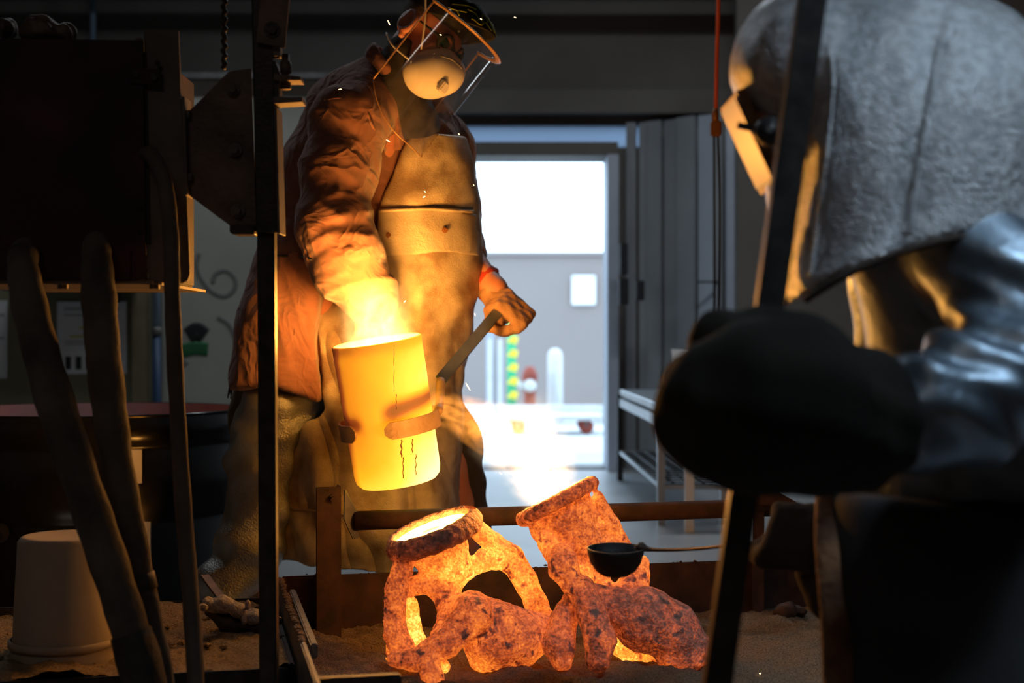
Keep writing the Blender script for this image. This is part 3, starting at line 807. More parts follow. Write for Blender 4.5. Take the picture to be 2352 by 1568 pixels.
# side hook plate by the post
q = [L2W(a_l+.04, .06, .478), L2W(a_l+.045, .045, .478), L2W(a_l+.085, .02, .40), L2W(a_l+.08, .02, .345), L2W(a_l+.065, .03, .345), L2W(a_l+.04, .05, .40)]
prism('hook_plate', q, E2*.006+E1*.002, M_grey_steel, rail)
bolt('pin', L2W(a_l+.012, .063, .455), E2, .008, .012, M_rust, rail)
post(1.33, .05, .06, .455, .035, M_rust)
prism('hook_plate', [L2W(1.30, .06, .46), L2W(1.36, .06, .46), L2W(1.44, .06, .415), L2W(1.45, .06, .375), L2W(1.42, .06, .372), L2W(1.40, .06, .405), L2W(1.31, .06, .41)], -E2*.05, M_rust, rail)

# small lumps on the sand
def lump(name, c, r, m, label, cat, seed, sq=(1, 1, .6), h=.006, group=None):
    rng = np.random.RandomState(seed); f = Field(.02)
    for i in range(7):
        f.ell(np.asarray(c)+rng.normal(0, r*.35, 3)*np.array(sq), np.array([r*.55, r*.55, r*.4])*rng.uniform(.6, 1.1, 3))
    lo = np.asarray(c)-r*2; hi = np.asarray(c)+r*2
    return sdf_obj(name, f, lo, hi, h, m, None, lambda v: folds(v, .003, [((1, .3, .2), .03, 1.), ((.2, 1, .5), .022, 2.)]), label=label, cat=cat, group=group)
p = P(1815, 1402, 3.95); lump('shard', (p[0], p[1], SANDZ+.02), .035, M_rust, 'flat rusty shard lying on the sand by the rail post', 'shard', 3, (1.4, 1, .5))
# bucket upside down
def bucket():
    Yb = 3.16; c = P(150, 1520, Yb); c[2] = TZ-.012
    t = thing('bucket', 'upturned chalky white bucket standing on the sand tray', 'bucket', c)
    H = CH-(1228-784)/F*Yb-c[2]
    lathe('body', [(.118, 0), (.119, .012), (.113, .03), (.1125, .033), (.101, H-.012), (.095, H-.003), (.088, H), (.082, H-.002), (0, H-.004)], c, (0, 0, 1), M_bucket, t, 64)
    lathe('rim_band', [(.117, .03), (.1215, .032), (.1215, .044), (.1155, .047)], c, (0, 0, 1), M_bucket, t, 64)
bucket()
# skimmer with slag
def slag():
    Ys = 3.35; c = P(535, 1425, Ys)
    t = thing('slag_skimmer', 'black skimmer heaped with pale slag lying on the tray', 'skimmer', c)
    f = Field(.012)
    rng = np.random.RandomState(5)
    ax = P(600, 1430, Ys)-P(475, 1392, Ys)
    for i in range(70):
        s = rng.uniform(-.5, .5); cc = c+ax*s*1.0+np.array([0, rng.normal(0, .022), abs(rng.normal(0, .013))+.012+.012*(1-abs(s)*2)])
        f.ell(cc, rng.uniform(.006, .013, 3))
    sdf_obj('slag', f, c-.11, c+.11, .0028, M_slag, t, None, 0)
    g = Field(.02); g.chainp([(480, 1405, Ys, 10), (530, 1435, Ys, 18), (590, 1440, Ys, 14), (640, 1425, Ys, 11)])
    sdf_obj('bowl', g, c-.16, c+.16, .004, M_dark_steel, t, lambda v: folds(v, .003, [((1, 0, .4), .03, 0.), ((.2, 1, 0), .02, 1.)]))
    bar('handle', P(512, 1378, Ys), P(470, 1322, 3.5), .02, .007, M_brown_steel, t)
slag()

# ------------------------------------------------------------------ furnace box and its stand
FY = 2.92
def plane_pts(pts, Y): return [P(u, v, Y) for u, v in pts]
fz = thing('furnace_box', 'black and red steel furnace box hung from the steel stand', 'furnace', P(150, 645, FY))
prism('front_plate', plane_pts([(-120, 86), (328, 92), (334, 640), (303, 645), (303, 575), (-120, 575)], FY), (0, .008, 0), M_furn, fz, .001)
prism('front_plate_lower', plane_pts([(-120, 575), (300, 575), (300, 645), (-120, 648)], FY), (0, .008, 0), M_furn, fz, .001)
box2('shell', np.minimum(P(-120, 640, FY+.03), P(318, 95, FY+.03)), np.array([P(330, 0, FY+.03)[0], FY+.5, P(0, 95, FY+.03)[2]]), M_furn, fz, .004)
prism('side_flange', plane_pts([(330, 68), (410, 70), (416, 250), (428, 420), (436, 630), (430, 645), (418, 650), (336, 648)], FY+.012), (0, .008, 0), M_flange, fz, .0012)
a = P(-120, 652, FY); b_ = P(352, 646, FY)
box2('bottom_ledge', (a[0], FY-.004, a[2]), (b_[0], FY+.5, a[2]+.006), M_flange, fz)
box('fire_brick', P(326, 605, FY+.035), (.045, .05, .03), M_brick, fz, bev=.004)
box('fire_brick', P(326, 634, FY+.035), (.05, .05, .016), M_brick, fz, bev=.003)
prism('gap_shade', plane_pts([(327, 120), (336, 120), (346, 560), (335, 560)], FY+.0095), (0, .002, 0), M_black, fz)  # black strip painted in as the shade of the gap
prism('hinge_bracket', plane_pts([(296, 155), (368, 158), (370, 196), (297, 190)], FY-.006), (0, .006, 0), M_furn, fz, .001)
bolt('bolt', P(354, 178, FY-.006), (0, -1, 0), .009, .008, M_dark_steel, fz, False)
bolt('bolt', P(314, 170, FY-.006), (0, -1, 0), .007, .005, M_dark_steel, fz, False)
for u, v in ((322, 475), (322, 532), (362, 145)):
    lathe('bolt_hole', [(0, 0), (.0055, 0), (.0055, .002), (0, .002)], P(u, v, FY-.0015), (0, -1, 0), M_black, fz, 16)
for u in (145, 355): bolt('bolt', P(u, 650, FY+.02), (0, 0, -1), .011, .012, M_flange, fz)
box('latch_block', P(322, 115, FY+.02), (.016, .03, .045), M_flange, fz, bev=.002)
o = lump('insulation_wool', P(100, 72, FY+.15), .055, M_brown_steel, 'crumpled brown insulation heaped on top of the furnace box', 'insulation', 11, (1.6, 1, .6), .005)
# the stand
st = thing('furnace_stand', 'dark steel stand with bolted bracket plate carrying the furnace box', 'stand', (P(617, 0, 2.95)[0], 2.95, 0))
SY = 2.95
prism('bracket_plate', plane_pts([(431, 258), (527, 163), (576, 157), (590, 532), (528, 518), (431, 446)], SY-.005), (0, .006, 0), M_brown_steel, st, .001)
prism('bracket_foot', plane_pts([(527, 516), (584, 516), (584, 538), (534, 538), (527, 532)], SY-.02), (0, .06, 0), M_dark_steel, st, .001)
prism('mount_angle', plane_pts([(416, 220), (424, 222), (431, 446), (425, 450)], SY-.025), (0, .06, 0), M_flange, st, .0008)
for u, v in ((428, 262), (433, 406)): bolt('bolt', P(u, v, SY-.012), (1, 0, 0), .009, .008, M_flange, st, False)
for u, v in ((535, 205), (540, 345), (546, 484)): bolt('bolt', P(u, v, SY-.007), (0, -1, 0), .0095, .016, M_flange, st)
# channel: web plus right flange
prism('channel_web', plane_pts([(577, -40), (622, -40), (637, 534), (588, 534)], SY-.032), (0, .006, 0), M_dark_steel, st, .001)
prism('channel_flange', plane_pts([(629, 245), (635, 245), (643, 536), (637, 536)], SY-.034), (0, .075, 0), M_flange, st, .0008)
prism('channel_flange', plane_pts([(577, -40), (581, -40), (591, 534), (588, 534)], SY-.032), (0, .06, 0), M_dark_steel, st, .0008)
bar('pole', (P(612, 534, SY)[0], SY, 1.35), (P(619, 1500, SY)[0], SY, 0), .036, .036, M_dark_steel, st, up=(0, 1, 0), bev=.003)
box('pole_foot', (P(619, 1500, SY)[0], SY, .006), (.07, .06, .012), M_dark_steel, st, bev=.002)
prism('upper_plate', plane_pts([(600, -40), (668, -40), (654, 110), (588, 97)], SY-.045), (0, .008, 0), M_brown_steel, st, .001)
bolt('bolt', P(625, 68, SY-.046), (0, -1, 0), .0105, .009, M_dark_steel, st)
def sqtube(name, u0, u1, v0, v1, Y, dep, m, par):
    a = P(u0, v1, Y); b_ = P(u1, v0, Y); t = .003
    bm = bmesh.new()
    for lo, hi in (((a[0], Y, a[2]), (b_[0], Y+t, b_[2])), ((a[0], Y+dep-t, a[2]), (b_[0], Y+dep, b_[2])), ((a[0], Y+t, a[2]), (a[0]+t, Y+dep-t, b_[2])), ((b_[0]-t, Y+t, a[2]), (b_[0], Y+dep-t, b_[2]))):
        lo = np.array(lo); hi = np.array(hi)
        m4 = Matrix.Translation(V((lo+hi)/2)) @ Matrix.Diagonal((*[float(x) for x in hi-lo], 1)); bmesh.ops.create_cube(bm, size=1, matrix=m4)
    return bm_obj(name, bm, m, par)
sqtube('guide_tube', 604, 643, 100, 128, SY-.03, .03, M_flange, st)
prism('upper_lug', plane_pts([(628, 168), (690, 176), (690, 184), (628, 184)], SY-.04), (0, .055, 0), M_brown_steel, st, .0008)
prism('lower_lug', plane_pts([(628, 222), (694, 222), (694, 234), (628, 238)], SY-.04), (0, .055, 0), M_flange, st, .0008)
prism('web_link', plane_pts([(618, 140), (632, 140), (640, 168), (640, 240), (625, 240)], SY-.03), (0, .05, 0), M_dark_steel, st, .0008)
lathe('clamp_screw', [(0, 0), (.011, 0), (.011, .018), (.006, .022), (.006, .03), (.012, .034), (.012, .056), (.008, .058), (.008, .072), (0, .072)], P(656, 205, SY-.01), (0, 0, 1), M_brown_steel, st, 16)
# twisted rod: a chain of beads
path = [P(515, -40+i*4.2, SY+.03)+np.array([.0022*math.sin(i*1.3), .0022*math.cos(i*1.3), 0]) for i in range(48)]
tube('twisted_rod', path, [.0058 if i % 3 else .0042 for i in range(48)], M_dark_steel, st, 2, 8)
# ------------------------------------------------------------------ hoses
def hose(label, pts, r, m, bands=()):
    q = [P(*p) for p in pts]
    t = thing('hose', label, 'hose', q[-1])
    path = catmull(q, 12)
    rr = np.interp(np.linspace(0, len(q)-1, len(path)), range(len(q)), r)
    rr = rr*(1+.03*np.sin(np.arange(len(path))*.9)+.02*np.sin(np.arange(len(path))*.37))
    v, f = tube_data(path, rr, 24); mesh_obj('sleeve', v, f, m, t, True)
    for (i0, i1, grow, mm) in bands:
        n = len(path); a, b2 = int(i0*n), max(int(i0*n)+2, int(i1*n))
        v, f = tube_data(path[a:b2+1], rr[a:b2+1]*grow, 24); mesh_obj('collar', v, f, mm, t, True)
    return t
hose('thick dusty hose with a cloth collar leaving the left of the furnace box', [(58, 575, 2.92, ), (52, 610, 2.80), (72, 720, 2.74), (120, 900, 2.70), (195, 1130, 2.68), (262, 1330, 2.68), (320, 1520, 2.68), (380, 1750, 2.7)], [.026, .03, .034, .036, .036, .036, .036, .036], M_hose, [(.0, .10, 1.06, M_hose), (.80, .99, 1.12, M_tape)])
hose('thick bare dusty hose leaving the middle of the furnace box', [(222, 560, 2.93), (222, 590, 2.84), (228, 700, 2.79), (243, 870, 2.79), (270, 1070, 2.80), (310, 1300, 2.80), (352, 1520, 2.80), (395, 1750, 2.82)], [.027, .030, .034, .034, .032, .033, .034, .034], M_hose, [(.72, .74, 1.1, M_tape)])
hose('thin brown rubber hose arching down from the furnace flange', [(333, 352, 2.925), (350, 358, 2.87), (378, 420, 2.84), (392, 540, 2.84), (396, 700, 2.84), (405, 900, 2.83), (420, 1150, 2.82), (440, 1400, 2.8), (450, 1560, 2.78), (455, 1700, 2.78)], [.013, .0155, .016, .016, .016, .016, .0165, .017, .017, .017], M_rubber)

# ------------------------------------------------------------------ the two moulds
def speck(v): return folds(v, .0022, [((1, .2, .3), .021, .3), ((.2, 1, .4), .017, 1.7), ((.3, .4, 1), .025, 2.9), ((1, -1, .5), .043, 4.)], 1.2)
def mould(name, label, build, nrm_, cup, R, rmin, lo, hi):
    t = thing(name, label, 'mould', (cup[0], cup[1], SANDZ))
    f = build(); n = nrm(nrm_)
    def fn(X):
        d = f(X)
        # hollow the cup
        q = [X[i]-np.float32(cup[i]) for i in range(3)]; hh = sum(q[i]*np.float32(n[i]) for i in range(3))
        rr = np.sqrt(np.maximum(sum(a*a for a in q)-hh*hh, 0))
        ins = np.maximum(rr-(R-.006), -hh-.022)
        return smax(d, -ins, .008)
    def heat(v): return f.value(v)
    o = sdf_obj('shell', fn, lo, hi, .0042, M_shell, t, speck, 1, {'glow_t': heat})
    return t
n1 = nrm((-.34, -.10, .93)); cup1 = P(992, 1214, 3.42)
def m1():
    f = Field(.011); Y = 3.42
    f.torus(cup1-n1*.012, n1, .103, .021, .10, 1.25)
    f.cap(cup1-n1*.03, cup1-n1*.05, .080, .070, .45)
    f.chainp([(1004, 1262, Y, 62, .75), (1030, 1300, Y, 54, .95)], .9)
    f.chainp([(1030, 1300, Y, 50), (1040, 1335, Y, 24), (1042, 1372, Y, 13)], 1.0)
    f.chainp([(930, 1285, Y-.05, 24), (908, 1360, Y-.08, 27), (900, 1440, Y-.10, 30), (925, 1490, Y-.12, 30)], .45)
    f.chainp([(893, 1420, Y-.04, 22), (888, 1480, Y-.05, 20), (900, 1510, Y-.06, 14)], .62)
    f.chainp([(908, 1513, Y-.17, 20), (955, 1515, Y-.17, 26), (1025, 1475, Y-.16, 34), (1090, 1410, Y-.13, 44)], .42)
    f.chainp([(940, 1350, Y-.03, 22), (985, 1334, Y-.02, 26), (1026, 1365, Y-.02, 30), (1038, 1420, Y-.05, 30), (1010, 1460, Y-.09, 22)], .50)
    f.chainp([(945, 1385, Y+.03, 16), (952, 1450, Y+.03, 17), (975, 1490, Y+.02, 16)], .85)
    f.chainp([(1085, 1408, Y-.06, 52), (1135, 1455, Y-.06, 78), (1195, 1462, Y-.05, 62), (1255, 1450, Y-.02, 42)], .46)
    f.chainp([(1110, 1510, Y-.07, 34), (1200, 1500, Y-.05, 34)], .72)
    f.chainp([(985, 1528, Y-.20, 26), (1000, 1580, Y-.22, 26)], .5)
    f.chainp([(930, 1528, Y-.15, 9), (985, 1545, Y-.15, 14), (1020, 1530, Y-.15, 16)], .95)
    f.chainp([(1092, 1212, Y+.05, 22), (1130, 1246, Y+.06, 23), (1172, 1280, Y+.06, 30), (1205, 1330, Y+.05, 27), (1232, 1385, Y+.03, 25), (1252, 1430, Y, 27)], .66)
    f.chainp([(1042, 1338, Y, 15), (1070, 1312, Y+.01, 19), (1115, 1284, Y+.03, 24), (1160, 1280, Y+.05, 28)], .86)
    f.chainp([(1240, 1440, Y, 34), (1262, 1480, Y-.01, 20)], .7)
    return f
lo = P(860, 1600, 3.1); hi = P(1290, 1140, 3.7)
md1 = mould('investment_mould', 'glowing shell mould with its pouring cup brimful of molten metal', m1, n1, cup1, .100, .022, (lo[0], 3.08, SANDZ-.03), (hi[0]+.02, 3.66, hi[2]))
def melt_disc(parent, c, n, r, wob=.01):
    x, y, z = frame_from(n); vs = [np.asarray(c)]; seg = 40
    for k in range(seg):
        a = 2*math.pi*k/seg; rr = r*(1+wob*math.sin(5*a)+wob*.7*math.sin(9*a+1)); vs.append(np.asarray(c)+rr*(math.cos(a)*x+math.sin(a)*y))
    fs = [(0, 1+k, 1+(k+1) % seg) for k in range(seg)]
    return mesh_obj('molten_metal', vs, fs, M_melt, parent)
melt_disc(md1, cup1-n1*.002, n1, .097, .015)
n2 = nrm((-.46, .10, .88)); cup2 = P(1276, 1142, 3.44)
def m2():
    f = Field(.011); Y = 3.44
    f.torus(cup2-n2*.010, n2, .092, .020, .38, .9)
    f.cap(cup2-n2*.02, cup2-n2*.035, .078, .074, .5)
    f.chainp([(1300, 1180, Y, 66, .48), (1332, 1222, Y, 60, .42), (1368, 1262, Y, 50, .5), (1385, 1300, Y, 28, .7)])
    f.chainp([(1374, 1140, Y-.02, 13), (1400, 1200, Y-.02, 20), (1432, 1255, Y, 20)], .55)
    f.chainp([(1240, 1215, Y-.03, 24), (1262, 1255, Y-.05, 22), (1288, 1285, Y-.07, 30)], .62)
    f.chainp([(1292, 1280, Y-.08, 33), (1294, 1305, Y-.10, 34), (1318, 1345, Y-.11, 24), (1340, 1362, Y-.11, 24)], .46)
    f.chainp([(1338, 1355, Y-.11, 32), (1360, 1410, Y-.14, 34), (1378, 1470, Y-.17, 36), (1374, 1514, Y-.18, 30)], .30)
    f.chainp([(1318, 1365, Y-.08, 20), (1296, 1420, Y-.09, 30), (1284, 1480, Y-.12, 37), (1290, 1515, Y-.13, 26)], .36)
    f.chainp([(1358, 1365, Y-.08, 28), (1415, 1395, Y-.07, 46), (1480, 1422, Y-.06, 74), (1545, 1450, Y-.05, 66), (1596, 1490, Y-.06, 42)], .26)
    f.chainp([(1350, 1300, Y, 22), (1395, 1345, Y-.01, 14), (1425, 1362, Y-.02, 11)], .68)
    f.chainp([(1330, 1270, Y, 30), (1345, 1330, Y-.03, 18)], .85)
    f.chainp([(1476, 1290, Y+.02, 16), (1462, 1325, Y+.01, 30), (1450, 1360, Y, 45)], .55)
    f.chainp([(1420, 1440, Y+.06, 34), (1430, 1490, Y+.06, 34), (1540, 1500, Y+.03, 36)], .76)
    f.chainp([(1540, 1505, Y-.07, 34), (1590, 1515, Y-.08, 24)], .42)
    return f
lo = P(1150, 1600, 3.1); hi = P(1640, 1060, 3.7)
md2 = mould('investment_mould', 'duller pinkish shell mould with flames rising from its tilted cup', m2, n2, cup2, .092, .020, (lo[0], 3.1, SANDZ-.03), (hi[0]+.06, 3.66, hi[2]))
melt_disc(md2, cup2-n2*.002, n2, .086, .015)

# spoon ladle held before the second mould
def spoon():
    Y = 2.95; c = P(1414, 1262, Y); r = 66*Y/F
    t = thing('spoon_ladle', 'black cast iron spoon ladle with a long thin handle before the duller mould', 'ladle', c)
    prof = [(0, -r*.93), (r*.25, -r*.925), (r*.45, -r*.89), (r*.68, -r*.74), (r*.88, -r*.45), (r*.98, -r*.1), (r*1.0, .004), (r*.94, .004), (r*.86, -r*.3), (r*.6, -r*.68), (0, -r*.86)]
    o = lathe('bowl', prof, c, (0, -.05, 1), M_iron, t, 48)
    for v in o.data.vertices:      # pouring lip towards the viewer
        d = (v.co.y-c[1]); dx = v.co.x-c[0]
        if d < -r*.5 and abs(dx+.012) < r*.35 and v.co.z > c[2]-r*.3: v.co.y -= .008*(1-abs(dx+.012)/(r*.35))
    h = [P(1470, 1254, Y), P(1500, 1262, Y-.02), P(1600, 1260, Y-.12), P(1730, 1246, Y-.30), P(1840, 1238, Y-.45)]
    tube('handle', h, [.016, .007, .006, .0055, .0055], M_brown_steel, t, 8, 10, flat=.6)
spoon()

# ------------------------------------------------------------------ the pouring ladle
LY = 3.93
lt = P(868, 782, LY); lb = P(917, 1108, LY)
laxis = nrm(nrm(lt-lb)+np.array([0, -.10, 0])); LH = float(np.linalg.norm(lt-lb)); LR = 101*LY/F
ldl = thing('pouring_ladle', 'white-hot crucible of molten metal in a steel ring carried by the masked worker', 'ladle', lb)
rim_c = lb+laxis*LH
lx, ly, lz = frame_from(laxis, (0, 1, 0))
RING_Z = .43*LH
def crucible():
    H = LH; R = LR
    prof = [(0, 0), (R*.55, 0), (R*.86, .004), (R*.955, .016), (R*.985, .036)]
    prof += [(R*.985+(R*.03)*i/64, .036+(H-.036)*i/64) for i in range(1, 65)]
    prof += [(R*.97, H+.003), (R*.91, H), (R*.90, H-.02), (R*.88, .04), (0, .035)]
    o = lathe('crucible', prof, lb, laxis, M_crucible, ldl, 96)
    me = o.data; co = np.empty(len(me.vertices)*3, np.float32); me.vertices.foreach_get('co', co); co = co.reshape(-1, 3)
    d = co-lb; z = d@laxis; xr = d@nrm(np.array([1., 0, 0])-laxis*laxis[0]); yr = -(d@nrm(np.array([0, 1., 0])-laxis*laxis[1]))
    t = z/H; s = xr/R
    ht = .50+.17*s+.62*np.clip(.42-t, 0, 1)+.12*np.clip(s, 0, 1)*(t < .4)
    ht -= .12*np.exp(-((t-.98)/.04)**2)
    ht += .12*np.exp(-((t-.72)/.2)**2)*np.clip(s+.3, 0, 1)
    ht -= .62*np.exp(-((t-.53-.05*s)/.055)**2)*np.clip((s+.10)*3.0, 0, 1)*(yr > -.02)      # darker belt above the ring, its shade put into the glow value
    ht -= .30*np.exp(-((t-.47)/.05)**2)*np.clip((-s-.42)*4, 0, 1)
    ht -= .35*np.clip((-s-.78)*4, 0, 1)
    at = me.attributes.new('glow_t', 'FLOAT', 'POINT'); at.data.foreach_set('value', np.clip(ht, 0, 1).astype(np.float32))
    melt_disc(ldl, rim_c-laxis*.012, laxis, R*.90, .004)
crucible()
def drip(u, v0, v1, wob, r):
    ref = lambda X: d_cap(X, lb, rim_c, LR*1.0, LR*1.012)
    q = [hit(ref, u+wob*math.sin(i*1.7), v0+(v1-v0)*i/9, 3.5) for i in range(10)]
    tube('slag_streak', q, [r*(.5+.6*abs(math.sin(i*2.3+u))) for i in range(10)], M_streak, ldl, 4, 6, flat=.5)
M_streak = emit('dull_slag_streak', (.34, .075, .008), 1.0)
drip(905, 800, 900, .5, .0016); drip(910, 905, 940, .6, .0022); drip(922, 1010, 1050, 1.2, .0036); drip(926, 1050, 1098, .8, .0030); drip(947, 1008, 1040, .8, .0022); drip(955, 1042, 1090, 1.2, .0020)
def on_ring(ang, r, z): return lb+laxis*z+r*(math.cos(ang)*lx+math.sin(ang)*ly)
def band(name, a0, a1, r, z0, z1, th, m, parent, dz=0.0, n=40):
    vs = []; fs = []
    for i in range(n+1):
        a = a0+(a1-a0)*i/n; s = i/n
        end = min(1, min(s, 1-s)*n/2.5+.35)
        zc = (z0+z1)/2+dz*s; hz = (z1-z0)/2*end
        vs += [on_ring(a, r, zc-hz), on_ring(a, r+th, zc-hz), on_ring(a, r+th, zc+hz), on_ring(a, r, zc+hz)]
    for i in range(n):
        for k in range(4): fs.append((4*i+k, 4*i+(k+1) % 4, 4*(i+1)+(k+1) % 4, 4*(i+1)+k))
    fs += [(0, 1, 2, 3), (4*n+3, 4*n+2, 4*n+1, 4*n)]
    return mesh_obj(name, vs, fs, m, parent)
# angle of the camera-facing side in the ring frame
camdir = np.array([0, -1., 0]); ca = math.atan2(camdir@ly, camdir@lx); right = np.array([1., 0, 0]); ra_ = math.atan2(right@ly, right@lx)
sgn = 1 if ((ra_-ca+math.pi) % (2*math.pi)-math.pi) > 0 else -1
M_ring = mat('hot_ring_steel', (.52, .33, .17), .55, .3, (.64, .42, .22), 18, .3, 80)
g0 = ca-sgn*math.radians(2); g1 = ca-sgn*math.radians(38)
band('ring_band', g0, g1+sgn*2*math.pi, LR*1.10, RING_Z-.028, RING_Z+.018, .006, M_ring, ldl, 0, 90)
for ang in (math.radians(100), math.radians(200), math.radians(-70)):
    aa = ca+ang; bar('ring_stud', on_ring(aa, LR*.995, RING_Z), on_ring(aa, LR*1.12, RING_Z), .02, .02, M_ring, ldl)
M_handle = mat('blue_grey_handle', (.13, .15, .19), .4, .5, (.2, .23, .28), 8)
h0 = on_ring(ra_, LR*1.12, RING_Z+.01); h1 = P(1128, 742, 4.36); h2 = P(1166, 690, 4.42)
h0b = P(1012, 872, 4.06)
tube('ring_yoke', [h0, P(1010, 925, 4.0), h0b], .013, M_ring, ldl, 6, 10)
bar('handle', h0b, h2, .034, .012, M_handle, ldl, up=(0, 1, 0), bev=.002)
hb = on_ring(ca+math.pi, LR*1.12, RING_Z)
rh = P(862, 735, 4.17)
tube('rear_handle', [hb, hb+np.array([0, .04, .06]), rh+np.array([0.0, .0, -.06]), rh+np.array([-.005, .01, .05])], .013, M_ring, ldl, 8, 10)

# ------------------------------------------------------------------ gloves
def glove_field(c, bar_dir, back_dir, rc, sc=1.0, k=.010):
    """fist closed on a bar through c; back_dir points from the bar to the back of the hand"""
    X_ = nrm(bar_dir); Z_ = nrm(np.asarray(back_dir, float)-X_*np.dot(X_, back_dir)); Y_ = np.cross(Z_, X_)
    def W(x, y, z): return np.asarray(c)+X_*x+Y_*y+Z_*z
    f = Field(k)
    f.box(W(0, -.018*sc, rc+.019*sc), (.045*sc, .052*sc, .019*sc), (X_, Y_, Z_), .017*sc)
    for i, (x, ln) in enumerate(((-.036, .92), (-.012, 1.0), (.012, .96), (.036, .8))):
        r = .0118*sc; x *= sc
        pts = [W(x, .030*sc, rc+.020*sc), W(x, rc+.026*sc*ln, rc*.35), W(x, (rc+.012*sc)*.6, -(rc+.013*sc)*.95), W(x, -(rc+.004)*.7, -(rc+.012*sc)*.8)]
        for a, b_, ra, rb in zip(pts, pts[1:], (r*1.15, r*1.08, r), (r*1.08, r, r*.9)): f.cap(a, b_, ra, rb)
    th = [W(-.040*sc, -.052*sc, rc+.012*sc), W(-.062*sc, -.030*sc, rc*.2), W(-.052*sc, .004*sc, -(rc+.008*sc)), W(-.034*sc, .022*sc, -(rc+.020*sc))]
    for a, b_, ra, rb in zip(th, th[1:], (.016*sc, .014*sc, .0125*sc), (.014*sc, .0125*sc, .011*sc)): f.cap(a, b_, ra, rb)
    return f, W

# ------------------------------------------------------------------ the pouring worker
man = thing('person', 'masked worker in brown jacket and shiny apron pouring from the glowing crucible', 'person', (P(820, 0, 4.45)[0], 4.45, 0))
# head frame
yaw = math.radians(30); tilt = math.radians(38)
hf = nrm((math.cos(tilt)*math.cos(yaw), -math.sin(yaw), -math.sin(tilt)*math.cos(yaw)))
hu = nrm(np.array([math.sin(tilt), 0, math.cos(tilt)])); hu = nrm(hu-hf*np.dot(hu, hf)); hr = np.cross(hf, hu)
HY = 4.22
ear = P(945, 48, HY); HS = 1.14; hc = ear-hr*.080*HS
AX = (hf, hr, hu)
def HW(a, b_, c_): return hc+(hf*a+hr*b_+hu*c_)*HS
def skin_field():
    f = Field(.025)
    f.ell(HW(-.005, 0, .045), (.105, .080, .105), AX)          # skull
    f.ell(HW(.045, 0, -.045), (.068, .062, .085), AX)          # face
    f.ell(HW(.080, 0, -.095), (.028, .030, .025), AX)          # chin
    f.cap(HW(.095, 0, .012), HW(.122, 0, -.030), .012, .017)   # nose
    for s in (-1, 1): f.ell(HW(.082, s*.038, -.02), (.022, .022, .02), AX)     # cheeks
    f.cap(HW(.088, -.035, .020), HW(.088, .035, .020), .016, .016)             # brow
    f.cap(HW(-.02, 0, -.05), P(890, 190, 4.36), .058, .070)    # neck
    return f
def body_field():
    f = skin_field(); f.k = .03
    f.chain([(890, 190, 4.36, .075), (850, 330, 4.44, .14), (850, 520, 4.45, .15), (800, 700, 4.45, .15), (760, 820, 4.45, .15)])
    f.chain([(890, 220, 4.38, .08), (795, 285, 4.26, .075), (775, 540, 4.14, .055), (850, 690, 4.14, .042), (862, 725, 4.165, .035)])
    f.chain([(900, 250, 4.42, .08), (1018, 330, 4.56, .065), (1052, 560, 4.58, .050), (1135, 665, 4.46, .038), (1152, 705, 4.44, .034)])
    f.chain([(700, 840, 4.42, .11), (612, 1060, 4.35, .085), (590, 1260, 4.33, .06), (582, 1390, 4.33, .05)])
    f.chain([(880, 850, 4.5, .11), (1010, 1040, 4.6, .085), (1060, 1220, 4.62, .06), (1062, 1340, 4.62, .05)])
    return f
bf = body_field()
sdf_obj('body', bf, (-1.05, 3.95, .03), (.12, 4.85, 1.98), .0085, M_skin, man, None, 2)
# finer head over the body's head is the same mesh; ears and hair as parts
def ear_part(s):
    f = Field(.006); c0 = HW(-.005, s*.083, -.005)
    ex = nrm(hr*s*.9-hf*.35); a = nrm(hu-hf*.12)
    f.torus(c0, nrm(hr*s*.85-hf*.2), .031, .0095, .5, 1.0)
    f.ell(c0-ex*.004, (.028, .007, .038), (hf, hr, hu)); f.cap(c0-a*.034, c0-a*.046+hf*.006, .009, .010)
    f.cap(c0+a*.022-hf*.008, c0-a*.006-hf*.022, .009, .007)
    lo = c0-.075; hi = c0+.075
    return sdf_obj('ear', f, lo, hi, .0035, M_skin, man)
ear_part(1); ear_part(-1)
sdf_obj('hair', lambda X: smax(d_ell(X, HW(-.012, 0, .05), (.106, .082, .104), AX), -d_ell(X, HW(.10, 0, -.02), (.12, .11, .14), AX), .01),
        hc-.16, hc+.18, .006, M_hair, man)
# jacket
JP = 4.3
def torso_form(k=.05):
    f = Field(k)
    f.chain([(975, 300, 4.47, .12), (955, 400, 4.48, .165), (940, 500, 4.50, .20), (935, 600, 4.50, .21), (918, 700, 4.50, .215), (890, 850, 4.50, .22), (872, 1000, 4.48, .235), (860, 1180, 4.46, .245), (850, 1300, 4.46, .25)])
    f.chain([(850, 670, 4.47, .15), (835, 800, 4.45, .18), (835, 940, 4.44, .19), (800, 1060, 4.44, .19), (790, 1280, 4.44, .2)])
    return f
def back_form():
    f = Field(.05)
    f.chain([(888, 185, 4.38, .085), (830, 270, 4.44, .16), (795, 400, 4.47, .195), (782, 520, 4.47, .19), (742, 640, 4.45, .205), (705, 760, 4.43, .205), (688, 890, 4.43, .205), (690, 960, 4.43, .2)])
    return f
tf = torso_form(); kf = back_form()
arm = Field(.05)
arm.chain([(868, 215, 4.36, .10), (800, 285, 4.23, .105), (778, 400, 4.17, .100), (770, 520, 4.11, .098), (800, 600, 4.10, .088), (848, 680, 4.11, .074), (862, 705, 4.14, .066)])
arm.ell(P(800, 590, 4.10), (.085, .085, .09))
far = Field(.05)
far.chain([(960, 260, 4.5, .10), (1018, 345, 4.60, .090), (1034, 480, 4.64, .084), (1052, 575, 4.60, .072), (1085, 622, 4.54, .05)])
